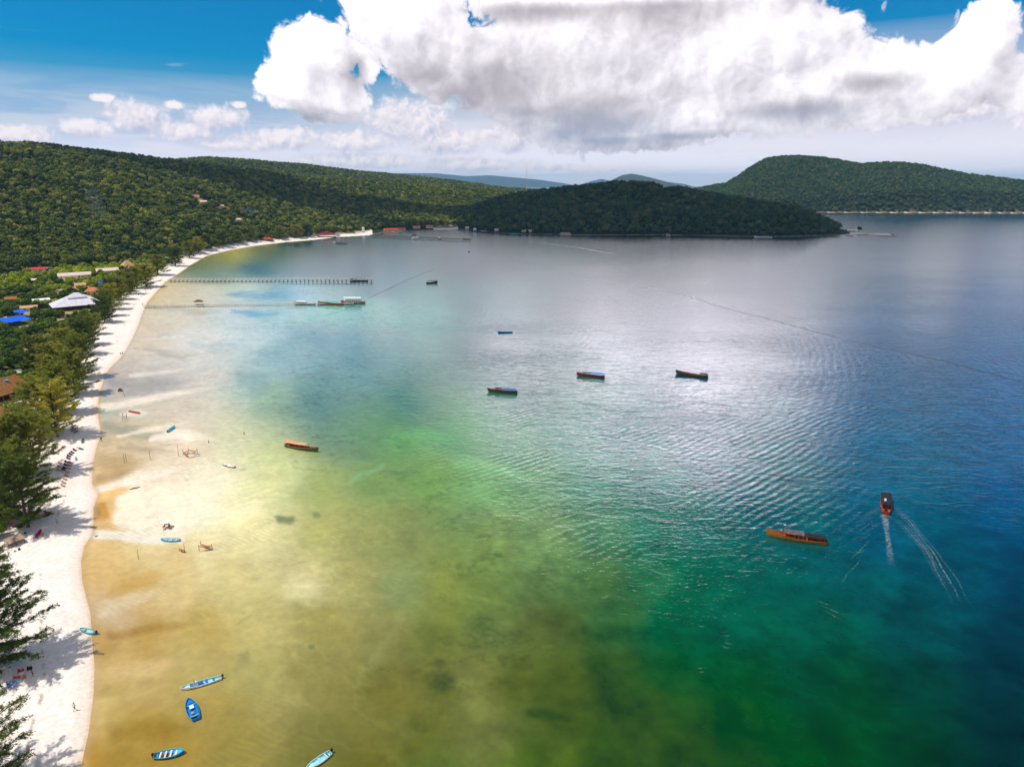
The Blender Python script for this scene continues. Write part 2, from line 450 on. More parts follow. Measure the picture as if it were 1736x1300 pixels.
# ---- colours of the ground
def L3(c): return np.array(lin(c))
def mixc(a, b, t): return a * (1 - t[..., None]) + b * t[..., None]
n1 = fbm(GX / 9, GY / 9, 4, 3); n2 = fbm(GX / 35, GY / 35, 3, 9); n3 = fbm(GX / 2.5, GY / 2.5, 3, 31)
sand = np.ones(GX.shape + (3,)) * np.array((0.84, 0.76, 0.71))
sand = mixc(sand, np.array((0.62, 0.50, 0.40)), sstep(n1, 0.5, 0.8) * 0.25)
soil = np.ones(GX.shape + (3,)) * np.array((0.40, 0.29, 0.18))
green = mixc(np.ones(GX.shape + (3,)) * np.array((0.045, 0.075, 0.015)), np.array((0.10, 0.13, 0.02)), n3)
GC = mixc(sand, np.array((0.70, 0.58, 0.48)), (1 - sstep(GD + 1.2 * (n1 - 0.5), 0.8, 4.2)) * 0.55)
GC = mixc(GC, np.array((0.62, 0.46, 0.32)), (1 - sstep(np.abs(GD), 0.0, 1.0)) * 0.8)      # wet edge
# the tide line of weed and leaves up the beach
tl = np.abs(GD - (7.5 + 3 * fbm(GX / 22, GY / 22, 2, 44)))
GC = mixc(GC, np.array((0.30, 0.20, 0.13)), (1 - sstep(tl, 0.1, 0.45)) * sstep(fbm(GX / 1.2, GY / 1.2, 3, 77), 0.52, 0.66) * 0.75)
inland = sstep(GD + (n2 - 0.5) * 18, 24, 44)
GC = mixc(GC, mixc(soil, sand, sstep(n2, 0.45, 0.62) * 0.7), inland)
GC = mixc(GC, green, inland * sstep(n1, 0.42, 0.56) * sstep(RR, 150, 320) )
forest_floor = np.array((0.022, 0.030, 0.010))
fo = sstep(GH, 2, 8)
GC = mixc(GC, forest_floor, fo)
GC = mixc(GC, np.array((0.03, 0.045, 0.018)), sstep(RR, 5000, 6000))
GC = mixc(GC, forest_floor, ((GDI > -6) & (GDI < 120)).astype(float))
GC = mixc(GC, forest_floor, ((GD > 3) & (GD < 60) & (PXX > 632) & (PXX < 1440) & (RR > 1300) & ~((PXX > 735) & (PXX < 776))).astype(float))
# bare rock and sand strip at the foot of the far coasts
GC = mixc(GC, np.array((0.13, 0.10, 0.07)), ((GD > -2) & (GD < 5) & (PXX > 632) & ~((PXX > 735) & (PXX < 776))).astype(float) * 0.9)
GC = mixc(GC, np.array((0.20, 0.16, 0.12)), ((GDI > -6) & (GDI < 6)).astype(float) * 0.9)
# cleared slopes in the woods
CLEAR = [(333, 331, 9, 5), (345, 340, 12, 5), (378, 352, 14, 4), (405, 372, 8, 9), (395, 385, 8, 4), (300, 432, 7, 4), (335, 403, 4, 2), (408, 395, 5, 2), (255, 408, 6, 4), (292, 412, 7, 5)]
def in_clear(u, v):
    m = np.full(u.shape, -9.0)
    for (a, b, ra, rb) in CLEAR: m = np.maximum(m, 1 - ((u - a) / ra) ** 2 - ((v - b) / rb) ** 2)
    return m
PXZ, PYZ = to_px(GX, GY, GZ)
GC = mixc(GC, np.array((0.42, 0.27, 0.17)), (sstep(in_clear(PXZ, PYZ) + (n3 - 0.5), 0.0, 0.3)) * (RR < 2600))

ground_m = bpy.data.materials.new('ground'); ground_m.use_nodes = True
g = NT(ground_m.node_tree); b = g.n['Principled BSDF']
at_ = g.node('ShaderNodeAttribute', attribute_name='tone'); tcn = g.node('ShaderNodeTexCoord')
gn = g.noise(tcn.outputs['Object'], 0.9, 8, 0.65); gn2 = g.noise(tcn.outputs['Object'], 0.06, 3, 0.5)
g.put(b.inputs['Base Color'], g.mix(1.0, at_.outputs['Color'], g.mix(g.ramp(gn, 0.3, 0.7), (0.86, 0.84, 0.80), (1.06, 1.06, 1.08)), 'MULTIPLY'))
b.inputs['Roughness'].default_value = 0.95; b.inputs['Specular IOR Level'].default_value = 0.1
bp = g.node('ShaderNodeBump'); bp.inputs['Strength'].default_value = 0.2; bp.inputs['Distance'].default_value = 0.08
g.put(bp.inputs['Height'], gn); g.put(b.inputs['Normal'], bp.outputs[0])

def set_attr(me, name, C):
    a = me.attributes.new(name, 'FLOAT_COLOR', 'POINT')
    out = np.ones((len(C), 4), np.float32); out[:, :3] = C
    a.data.foreach_set('color', out.ravel())

V = np.stack([GX, GY, GZ], -1).reshape(-1, 3)
me = np_mesh('ground', V, FQ, [ground_m])
set_attr(me, 'tone', GC.reshape(-1, 3))
ground = bpy.data.objects.new('ground', me); COL.objects.link(ground); tag(ground, kind='structure')

# ------------------------------------------------------------------ the sea: colour of the water over its bed, by place
WC = [  # (pixel x, pixel y, colour of water and bed seen there)
 (165,1295,(188,138,40)),(230,1285,(172,134,48)),(300,1250,(176,138,45)),(400,1250,(158,138,62)),(175,1200,(222,186,118)),(260,1215,(182,146,58)),(350,1215,(180,150,72)),(180,1150,(222,184,116)),(255,1165,(216,182,120)),(340,1130,(196,170,98)),
 (450,1160,(180,164,94)),(175,1100,(196,148,64)),(260,1085,(196,152,66)),(350,1070,(204,170,84)),(450,1060,(208,186,112)),(160,970,(228,180,104)),(200,980,(222,178,88)),(230,1005,(216,168,90)),(190,1035,(226,194,160)),(300,960,(236,200,124)),
 (290,1010,(226,194,132)),(400,980,(228,204,132)),(175,930,(240,200,130)),(240,935,(244,216,146)),(340,920,(250,234,176)),(430,900,(250,236,170)),(180,850,(226,176,84)),(250,870,(255,250,238)),(330,870,(255,250,224)),(420,860,(254,246,196)),
 (190,800,(212,178,122)),(260,825,(246,224,196)),(350,815,(252,238,206)),(450,815,(224,222,156)),(185,750,(206,180,136)),(240,745,(206,182,140)),(310,745,(234,210,178)),(400,750,(214,208,164)),(460,780,(204,210,142)),(185,690,(196,186,162)),
 (260,700,(214,198,168)),(330,690,(222,204,178)),(380,720,(206,200,164)),(470,700,(164,176,136)),(540,690,(104,140,122)),(700,680,(74,126,98)),(900,680,(30,92,80)),(1200,680,(0,76,90)),(1500,680,(0,78,124)),(1736,680,(0,78,138)),
 (200,640,(204,180,156)),(280,640,(196,182,168)),(360,625,(222,208,188)),(420,650,(168,186,170)),(470,672,(168,196,152)),(540,650,(120,152,140)),(700,640,(72,122,108)),(900,640,(24,84,80)),(1200,640,(0,68,86)),(1500,640,(0,74,120)),
 (1736,640,(0,76,136)),(250,560,(236,208,166)),(340,570,(232,222,204)),(430,570,(206,216,208)),(480,600,(160,185,180)),(550,570,(120,156,160)),(650,580,(98,142,140)),(850,580,(28,80,84)),(1200,580,(0,60,80)),(1500,580,(0,66,112)),
 (1736,580,(0,72,130)),(300,500,(240,214,164)),(350,495,(236,224,190)),(420,490,(218,226,206)),(300,540,(236,216,180)),(400,535,(216,218,208)),(460,530,(188,214,206)),(500,495,(120,176,190)),(560,530,(110,184,172)),(640,525,(110,176,164)),
 (720,530,(88,156,148)),(800,520,(40,100,104)),(650,490,(60,110,120)),(1000,520,(10,64,76)),(1300,520,(0,52,76)),(1736,520,(0,60,114)),(340,448,(110,120,66)),(400,432,(196,184,84)),(450,428,(112,118,52)),(370,440,(150,150,80)),
 (500,428,(50,80,46)),(560,420,(34,66,54)),(640,425,(26,66,66)),(430,455,(60,100,100)),(520,455,(52,92,104)),(600,455,(40,80,92)),(360,466,(130,150,120)),(800,440,(10,60,66)),(1100,440,(0,50,60)),(1500,440,(0,48,76)),
 (1736,440,(0,50,92)),(620,404,(34,70,48)),(800,400,(14,50,44)),(1100,405,(4,44,44)),(1500,410,(0,46,62)),(1736,400,(0,46,72)),(1736,365,(0,50,66)),(1400,370,(0,50,66)),(510,1290,(128,118,52)),(592,1290,(110,105,45)),
 (731,1290,(96,110,58)),(869,1290,(84,104,46)),(1008,1290,(60,80,24)),(1146,1290,(54,74,24)),(1262,1290,(44,68,24)),(1400,1290,(30,62,28)),(1550,1290,(16,52,36)),(1736,1290,(6,40,44)),(560,1225,(126,116,54)),(700,1225,(112,112,56)),
 (800,1225,(118,122,74)),(920,1225,(78,92,44)),(1060,1225,(66,86,28)),(1250,1225,(42,74,32)),(1450,1225,(22,62,38)),(1736,1225,(4,42,48)),(546,1160,(150,136,70)),(638,1160,(124,116,54)),(731,1160,(98,98,50)),(777,1160,(130,132,80)),
 (869,1160,(94,100,48)),(962,1160,(74,84,38)),(1054,1160,(58,78,30)),(1146,1160,(44,80,38)),(1262,1160,(34,74,40)),(1400,1160,(16,66,46)),(1550,1160,(12,56,50)),(1736,1160,(4,44,54)),(546,1060,(166,150,76)),(638,1060,(140,134,78)),
 (731,1060,(118,124,64)),(823,1060,(108,122,72)),(915,1060,(94,100,54)),(962,1060,(78,90,44)),(1054,1060,(60,92,50)),(1146,1060,(34,92,60)),(1262,1060,(12,86,66)),(1400,1060,(4,78,68)),(1550,1060,(2,66,74)),(1736,1060,(0,50,66)),
 (530,980,(224,204,140)),(592,980,(176,166,96)),(670,980,(140,152,100)),(731,980,(134,140,74)),(823,980,(118,134,74)),(915,980,(100,120,72)),(1008,980,(84,114,64)),(1100,980,(58,106,70)),(1192,980,(12,96,70)),(1300,980,(4,86,76)),
 (1450,980,(0,78,88)),(1600,980,(0,68,90)),(1736,980,(0,56,82)),(546,900,(190,184,106)),(620,900,(160,160,90)),(685,900,(140,146,84)),(823,900,(130,150,84)),(915,900,(122,150,92)),(1008,900,(82,130,88)),(1100,900,(26,106,80)),
 (1192,900,(4,96,84)),(1350,900,(0,86,98)),(1500,900,(0,78,112)),(1736,900,(0,66,106)),(546,820,(168,178,98)),(638,820,(134,160,84)),(731,820,(128,164,78)),(823,820,(128,176,106)),(915,820,(106,152,100)),(1008,820,(52,122,96)),
 (1100,820,(10,100,92)),(1250,820,(0,90,100)),(1500,820,(0,86,124)),(1736,820,(0,76,132)),(560,745,(120,146,112)),(620,745,(116,150,98)),(685,745,(122,168,88)),(777,745,(92,156,98)),(869,745,(80,136,100)),(962,745,(50,116,100)),
 (1054,745,(20,100,98)),(1200,745,(0,86,98)),(1500,745,(0,84,126)),(1736,745,(0,80,136))]
cp = np.array([(x, y) for x, y, _ in WC], float); cc = np.array([lin(c) for _, _, c in WC])

sel = (GD < 6) & (GDI < 60)
sx = PXX[sel]; sy = PYY[sel]; wx = GX[sel]; wy = GY[sel]
wr = np.hypot(wx, wy)
# the bed is mottled: bend the sample places with noise (in metres)
wn1 = fbm(wx / 26, wy / 26, 5, 101, 0.55) - 0.5; wn2 = fbm(wx / 26, wy / 26, 5, 202, 0.55) - 0.5
u = sx + wn1 * 75 * np.clip(160 / wr, 0.15, 1.3); v = sy + wn2 * 60 * np.clip(160 / wr, 0.1, 1.3) ** 1.5
inside_view = (wy > 40)
u = np.where(inside_view, u, 868); v = np.where(inside_view, v, 1290)
u = np.clip(u, 120, 1760); v = np.clip(v, 345, 1300)
out = np.zeros((len(u), 3)); wsum = np.zeros(len(u))
for i in range(len(cp)):
    asp = 1.0 if cp[i, 1] > 620 else 1.9
    d2 = ((u - cp[i, 0]) / asp) ** 2 + (v - cp[i, 1]) ** 2
    s = 38.0 if cp[i, 1] > 620 else 16.0
    w_ = 1.0 / (d2 + s * s) ** 2.0
    out += w_[:, None] * cc[i]; wsum += w_
out /= wsum[:, None]
def band(pts, half, col, amt, soft=0.5, wob=5.0, sd_=0, fade=True):
    """a streak of the bed (sandbar or weed) along a line of places"""
    global out
    uu = sx + (fbm(wx / 7, wy / 7, 4, 300 + sd_) - 0.5) * wob * 2; vv = sy + (fbm(wx / 7, wy / 7, 4, 340 + sd_) - 0.5) * wob * 1.4
    uu = uu + (fbm(wx / 28, wy / 28, 3, 380 + sd_) - 0.5) * wob * 5; vv = vv + (fbm(wx / 28, wy / 28, 3, 390 + sd_) - 0.5) * wob * 2.2
    best = np.full(len(uu), 9e9); N_ = len(pts) - 1; par = np.zeros(len(uu))
    for k_, (p, q2) in enumerate(zip(pts[:-1], pts[1:])):
        dx, dy = q2[0] - p[0], q2[1] - p[1]; L = dx * dx + dy * dy
        t = np.clip(((uu - p[0]) * dx + (vv - p[1]) * dy) / L, 0, 1)
        hw = p[2] + (q2[2] - p[2]) * t
        dd = np.sqrt((uu - p[0] - t * dx) ** 2 + (vv - p[1] - t * dy) ** 2) / hw
        sp = (k_ + t) / N_
        if fade: dd = dd / (1 - 0.75 * sstep(sp, 0.45, 1.0))
        par = np.where(dd < best, sp, par); best = np.minimum(best, dd)
    k = (1 - sstep(best, 1 - soft, 1 + soft)) * amt
    if fade: k = k * (1 - 0.85 * sstep(par, 0.5, 1.0))
    out = out * (1 - k[:, None]) + np.array(lin(col)) * k[:, None]
WHITE = (255, 250, 240)
# dark pools and streaks between the bars
band([(190, 652, 9), (240, 655, 11), (300, 650, 8), (350, 645, 4)], 0, (150, 140, 128), 0.55, 0.8, 6, 1)
band([(215, 668, 6), (270, 662, 7), (330, 655, 4)], 0, (158, 150, 138), 0.4, 0.8, 6, 2)
band([(176, 722, 8), (210, 728, 12), (260, 738, 10), (300, 730, 4)], 0, (150, 146, 116), 0.6, 0.7, 6, 3)
band([(170, 700, 5), (190, 700, 9), (215, 705, 7)], 0, (160, 172, 140), 0.6, 0.8, 5, 4)
band([(165, 780, 12), (190, 790, 18), (230, 785, 12), (270, 778, 5)], 0, (178, 148, 88), 0.6, 0.7, 6, 5)
band([(165, 812, 6), (200, 805, 6), (240, 790, 4)], 0, (150, 120, 74), 0.5, 0.8, 5, 6)
band([(200, 760, 5), (260, 765, 5), (320, 770, 4)], 0, (170, 152, 112), 0.5, 0.8, 5, 7)
band([(240, 520, 3), (330, 530, 5), (400, 528, 4)], 0, (178, 176, 166), 0.45, 0.8, 4, 8)
band([(330, 585, 6), (380, 590, 8), (430, 583, 5)], 0, (160, 176, 176), 0.35, 0.8, 6, 9)
band([(230, 590, 3), (300, 603, 4), (380, 596, 4)], 0, (192, 172, 142), 0.6, 0.8, 5, 10)
band([(410, 640, 12), (445, 650, 18), (475, 655, 10)], 0, (104, 136, 140), 0.32, 0.7, 7, 11)
band([(450, 690, 18), (520, 690, 26), (600, 680, 22)], 0, (84, 120, 118), 0.2, 0.8, 8, 12)
band([(395, 500, 4), (450, 503, 6), (520, 498, 7), (600, 494, 5)], 0, (96, 150, 184), 0.5, 0.8, 5, 13)
band([(390, 530, 3), (440, 534, 5), (500, 528, 5)], 0, (96, 158, 190), 0.6, 0.8, 4, 14)
# pale bars
band([(150, 692, 7), (190, 690, 6), (240, 680, 7), (320, 664, 7), (400, 650, 4)], 0, (250, 232, 208), 0.85, 0.6, 4, 15)
band([(195, 740, 2), (235, 730, 4), (290, 722, 5), (340, 712, 4)], 0, (248, 232, 205), 0.7, 0.6, 4, 16)
band([(205, 702, 3), (235, 700, 6), (260, 702, 4)], 0, (238, 228, 208), 0.7, 0.6, 3, 17)
band([(262, 744, 5), (290, 740, 9), (330, 740, 10), (380, 745, 6)], 0, (250, 234, 212), 0.8, 0.5, 4, 18)
band([(155, 832, 7), (190, 822, 7), (235, 806, 8), (300, 795, 9), (380, 790, 8)], 0, (252, 236, 214), 0.85, 0.6, 4, 19)
band([(222, 636, 3), (280, 630, 5), (340, 622, 4)], 0, (246, 226, 204), 0.7, 0.7, 4, 20)
band([(250, 575, 3), (310, 570, 5), (400, 566, 5)], 0, (240, 228, 208), 0.6, 0.7, 4, 21)
# the bright bar that the tide has left dry, and its pool
band([(210, 850, 12), (240, 850, 28), (285, 862, 40), (330, 866, 40), (420, 868, 34)], 0, (252, 240, 212), 0.92, 0.35, 4, 22)
band([(204, 880, 16), (250, 890, 26), (300, 896, 26), (350, 890, 22)], 0, (252, 240, 214), 0.92, 0.4, 3, 23)
band([(150, 906, 8), (200, 907, 7), (255, 915, 9), (310, 922, 9)], 0, (252, 240, 222), 0.92, 0.35, 3, 24)
band([(168, 846, 9), (200, 833, 6), (232, 826, 3)], 0, (240, 196, 124), 0.9, 0.4, 4, 25)
band([(170, 868, 15), (176, 886, 19)], 0, (206, 152, 62), 0.95, 0.22, 4, 26)
band([(170, 862, 5), (176, 876, 6)], 0, (140, 130, 60), 0.6, 0.7, 5, 27)
# weed and sand further out
band([(476, 879, 6), (495, 880, 8), (512, 881, 5)], 0, (96, 112, 66), 0.75, 0.6, 9, 28)
band([(536, 872, 4), (548, 870, 5)], 0, (120, 136, 82), 0.7, 0.6, 4, 29)
band([(738, 1152, 10), (722, 1166, 12), (700, 1188, 6)], 0, (66, 78, 44), 0.6, 0.8, 20, 30)
band([(905, 1205, 8), (935, 1214, 10), (975, 1222, 6)], 0, (38, 62, 30), 0.6, 0.9, 20, 31)
band([(396, 1118, 8), (412, 1112, 10)], 0, (140, 140, 96), 0.45, 0.9, 12, 32)
band([(530, 1093, 4), (540, 1096, 5)], 0, (110, 118, 66), 0.7, 0.6, 5, 33)
band([(180, 1075, 6), (260, 1062, 9), (330, 1052, 5)], 0, (164, 118, 38), 0.6, 0.8, 6, 34)
band([(190, 1000, 8), (250, 980, 11), (300, 968, 6)], 0, (212, 160, 60), 0.55, 0.8, 7, 35)
band([(170, 1040, 6), (230, 1018, 12), (300, 1000, 12)], 0, (240, 212, 176), 0.55, 0.8, 7, 36)
band([(180, 1140, 9), (260, 1130, 14), (330, 1108, 10)], 0, (226, 186, 128), 0.45, 0.8, 8, 37)
band([(170, 1170, 10), (240, 1158, 12), (300, 1150, 8)], 0, (176, 150, 70), 0.4, 0.8, 8, 38)
band([(200, 1245, 14), (270, 1232, 20), (330, 1228, 12)], 0, (160, 120, 28), 0.6, 0.8, 9, 39)
band([(480, 1010, 14), (520, 1000, 20), (560, 990, 12)], 0, (244, 226, 172), 0.45, 0.95, 14, 40)
band([(650, 796, 4), (600, 812, 5), (560, 834, 3)], 0, (160, 208, 150), 0.35, 0.9, 9, 41)
band([(690, 1050, 8), (660, 1120, 9), (600, 1190, 7)], 0, (170, 172, 112), 0.18, 0.9, 14, 42)
band([(660, 745, 5), (740, 735, 8), (800, 750, 6)], 0, (110, 190, 110), 0.35, 0.8, 9, 43)
band([(780, 790, 6), (850, 800, 8), (930, 835, 6)], 0, (130, 196, 120), 0.35, 0.9, 9, 44)
band([(560, 955, 5), (640, 930, 8), (720, 880, 6), (790, 860, 5)], 0, (150, 150, 88), 0.35, 0.9, 9, 45)
band([(840, 960, 6), (860, 900, 6), (850, 860, 4)], 0, (140, 180, 110), 0.15, 0.9, 12, 46)
band([(150, 629, 1.6), (178, 629, 2.5), (205, 632, 5)], 0, (214, 166, 90), 0.8, 0.5, 2, 47)
band([(420, 793, 1), (400, 799, 2)], 0, (150, 150, 110), 0.5, 0.5, 2, 48)
band([(470, 412, 3), (520, 418, 4), (546, 423, 3)], 0, (24, 46, 34), 0.8, 0.6, 3, 49)
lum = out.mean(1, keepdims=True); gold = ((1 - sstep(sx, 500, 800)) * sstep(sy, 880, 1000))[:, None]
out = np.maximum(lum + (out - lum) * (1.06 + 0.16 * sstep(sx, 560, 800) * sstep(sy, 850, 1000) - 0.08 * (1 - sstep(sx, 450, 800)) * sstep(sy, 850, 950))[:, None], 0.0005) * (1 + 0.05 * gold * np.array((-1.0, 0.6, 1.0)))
# mottling of weed and ripple sand in metres
mot = fbm(wx / 6, wy / 6, 5, 500, 0.6); mot2 = fbm((wx + wy * 0.5) / 3, wy / 14, 4, 600, 0.6)
deepk = sstep(sx + (sy - 900) * 0.3, 620, 1100)
amp = 0.55 * deepk + 0.20
out *= (1 + amp * (mot - 0.5) * 1.3 + 0.16 * (mot2 - 0.5))[:, None]
fil = fbm(wx / 11, (wy + wx * 0.4) / 8, 5, 720, 0.55); fil = np.clip(1 - np.abs(fil - 0.5) * 14, 0, 1) ** 2 * sstep(fbm(wx / 40, wy / 40, 2, 730), 0.42, 0.62)
fil2 = fbm((wx - wy * 0.3) / 16, wy / 12, 5, 760, 0.6); fil2 = np.clip(1 - np.abs(fil2 - 0.52) * 16, 0, 1) ** 2 * sstep(fbm(wx / 50, wy / 50, 2, 770), 0.45, 0.6)
zone = sstep(sx, 380, 520) * (1 - sstep(sx, 1150, 1400))
out = out * (1 + (0.13 * fil - 0.26 * fil2) * zone)[:, None] + (fil * zone)[:, None] * np.array((0.0, 0.006, 0.004))
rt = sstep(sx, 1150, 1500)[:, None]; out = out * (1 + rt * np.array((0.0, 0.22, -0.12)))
# glassy where the bed lies dry
wd = -GD[sel]
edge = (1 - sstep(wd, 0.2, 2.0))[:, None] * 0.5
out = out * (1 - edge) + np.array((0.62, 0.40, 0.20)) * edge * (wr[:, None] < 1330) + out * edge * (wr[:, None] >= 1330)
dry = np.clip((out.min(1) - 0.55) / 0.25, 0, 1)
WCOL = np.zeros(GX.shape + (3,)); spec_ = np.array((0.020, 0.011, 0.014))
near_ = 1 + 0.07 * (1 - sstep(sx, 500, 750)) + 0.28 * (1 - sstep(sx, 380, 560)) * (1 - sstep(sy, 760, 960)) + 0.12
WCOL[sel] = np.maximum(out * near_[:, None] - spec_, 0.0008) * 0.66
DRY = np.zeros(GX.shape); DRY[sel] = dry * (sy > 560)

fm = (sel.ravel()[FQ]).all(1) & ((GZ.ravel()[FQ] < 0.4).any(1))
WF = FQ[fm]
used = np.unique(WF); remap = np.full(nr * na, -1); remap[used] = np.arange(len(used))
WV = np.stack([GX, GY, np.zeros_like(GX)], -1).reshape(-1, 3)[used]

water_m = bpy.data.materials.new('sea_water'); water_m.use_nodes = True
w = NT(water_m.node_tree); b = w.n['Principled BSDF']
wa = w.node('ShaderNodeAttribute', attribute_name='tone'); wdry = w.node('ShaderNodeAttribute', attribute_name='dry')
tcn = w.node('ShaderNodeTexCoord'); P = tcn.outputs['Object']
fin = w.noise(P, 0.35, 7, 0.65)
w.put(b.inputs['Base Color'], w.mix(1.0, wa.outputs['Color'], w.mix(w.ramp(fin, 0.3, 0.72), (0.90, 0.90, 0.90), (1.08, 1.08, 1.08)), 'MULTIPLY'))
rip = w.node('ShaderNodeTexWave', wave_type='BANDS', bands_direction='DIAGONAL', wave_profile='SIN')
w.put(rip.inputs['Vector'], w.v('MULTIPLY', P, (0.55, 1.0, 1))); rip.inputs['Scale'].default_value = 0.42; rip.inputs['Distortion'].default_value = 14; rip.inputs['Detail'].default_value = 3; rip.inputs['Detail Scale'].default_value = 0.3
sx_ = w.node('ShaderNodeSeparateXYZ'); w.l.new(P, sx_.inputs[0])
ripm = w.m('MULTIPLY', w.m('MULTIPLY', w.ramp(w.noise(P, 0.035, 3, 0.55), 0.46, 0.66), 0.12), w.ramp(sx_.outputs[0], -8.0, 22.0, 1.0, 0.0))
bc = b.inputs['Base Color'].links[0].from_socket
weed = w.m('MULTIPLY', w.ramp(w.noise(P, 0.09, 6, 0.68, '3D', 0.4), 0.60, 0.70), 0.30)
bc = w.mix(w.m('MULTIPLY', w.ramp(rip.outputs[1], 0.35, 0.75), ripm), bc, (0.10, 0.10, 0.03))
bc = w.mix(w.m('MULTIPLY', weed, w.ramp(wdry.outputs['Fac'], 0.0, 0.4, 1.0, 0.0)), bc, w.mix(1.0, bc, (0.45, 0.55, 0.5), 'MULTIPLY'))
w.put(b.inputs['Base Color'], bc)
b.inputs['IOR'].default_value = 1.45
w.put(b.inputs['Specular IOR Level'], w.m('MULTIPLY_ADD', wdry.outputs['Fac'], -0.5, 0.5))
# wind waves: crests that run across, with swell and finer chop; calm over the flats
wv1 = w.noise(w.v('MULTIPLY', P, (0.42, 0.95, 1)), 0.24, 3, 0.55, '2D', 1.2)
wv2 = w.noise(w.v('MULTIPLY', P, (0.75, 1.15, 1)), 0.75, 4, 0.6, '2D', 0.8)
dist = w.v('LENGTH', P)
ring = w.node('ShaderNodeTexWave', wave_type='RINGS', rings_direction='SPHERICAL', wave_profile='SIN')
w.put(ring.inputs['Vector'], w.v('SUBTRACT', P, (-260, 560, 0)))
ring.inputs['Scale'].default_value = 0.07; ring.inputs['Distortion'].default_value = 16; ring.inputs['Detail'].default_value = 3
ring.inputs['Detail Scale'].default_value = 0.12
rings = w.m('MULTIPLY', ring.outputs[1], w.ramp(w.noise(P, 0.012, 2, 0.5), 0.35, 0.65))
# trains of wake waves crossing the bay on a slant
dd_ = at(1200, 850) - at(640, 1130); ang = math.atan2(dd_.y, dd_.x)
rot = w.node('ShaderNodeVectorRotate', rotation_type='Z_AXIS'); w.put(rot.inputs['Vector'], P); rot.inputs['Angle'].default_value = math.pi / 2 - ang
tr = w.node('ShaderNodeTexWave', wave_type='BANDS', bands_direction='X', wave_profile='SIN'); w.put(tr.inputs['Vector'], rot.outputs[0])
tr.inputs['Scale'].default_value = 0.10; tr.inputs['Distortion'].default_value = 10; tr.inputs['Detail'].default_value = 3; tr.inputs['Detail Scale'].default_value = 0.14
train = w.m('MULTIPLY', w.m('MULTIPLY', tr.outputs[1], w.ramp(w.noise(P, 0.016, 3, 0.6), 0.44, 0.62)), w.ramp(w.v('DISTANCE', P, (60, 215, 0)), 190.0, 60.0, 0.0, 0.20))
hgt = w.m('ADD', train, w.m('ADD', w.m('MULTIPLY', wv1, 0.46), w.m('ADD', w.m('MULTIPLY', wv2, 0.22), w.m('MULTIPLY', rings, w.m('MULTIPLY', w.ramp(dist, 230.0, 330.0), 0.08)))))
sepp = w.node('ShaderNodeSeparateXYZ'); w.l.new(P, sepp.inputs[0])
gust = w.ramp(w.noise(w.v('MULTIPLY', P, (1, 1.6, 1)), 0.006, 4, 0.55), 0.32, 0.68, 0.45, 1.0)
shel = w.ramp(w.m('ADD', sepp.outputs[0], w.m('MULTIPLY', sepp.outputs[1], 0.12)), -60.0, 70.0, 0.25, 1.0)
w.put(b.inputs['Roughness'], w.ramp(dist, 150.0, 900.0, 0.06, 0.19))   # waves too small to see one by one
bp = w.node('ShaderNodeBump'); bp.inputs['Distance'].default_value = 1.0
w.put(bp.inputs['Strength'], w.m('MULTIPLY', w.m('MULTIPLY', gust, shel), w.m('MULTIPLY', w.ramp(dist, 90.0, 330.0, 0.30, 1.0), w.m('MULTIPLY_ADD', w.ramp(dist, 250.0, 1100.0), -0.42, 0.58))))
w.put(bp.inputs['Height'], hgt); w.put(b.inputs['Normal'], bp.outputs[0])
me = np_mesh('water', WV, remap[WF], [water_m])
set_attr(me, 'tone', WCOL.reshape(-1, 3)[used])
a = me.attributes.new('dry', 'FLOAT', 'POINT'); a.data.foreach_set('value', DRY.ravel()[used].astype(np.float32))
water = bpy.data.objects.new('water', me); COL.objects.link(water); tag(water, kind='structure')

def ground_z(x, y):
    z, d, di, hh = terrain(np.array([float(x)]), np.array([float(y)]))
    return float(z[0])
def on_land(px, py, z0=2.0):
    """first place where the line of sight through this pixel meets the land"""
    d = ray(px, py); n = Vector((d.x, d.y)).length; d = d / n
    rs = np.concatenate([np.arange(60, 700, 2.0), np.arange(700, 4500, 6.0)])
    z, dd, di, hh = terrain(d.x * rs, d.y * rs)
    hit = np.nonzero(H + d.z * rs < np.maximum(z, 0))[0]
    if len(hit) == 0: r = rs[-1]
    else:
        i = hit[0]; r = rs[i]
        if i > 0:
            e0 = H + d.z * rs[i - 1] - max(z[i - 1], 0); e1 = H + d.z * rs[i] - max(z[i], 0); r = rs[i - 1] + (rs[i] - rs[i - 1]) * e0 / (e0 - e1)
    return Vector((d.x * r, d.y * r, max(0.0, H + d.z * r)))
print('terrain done')

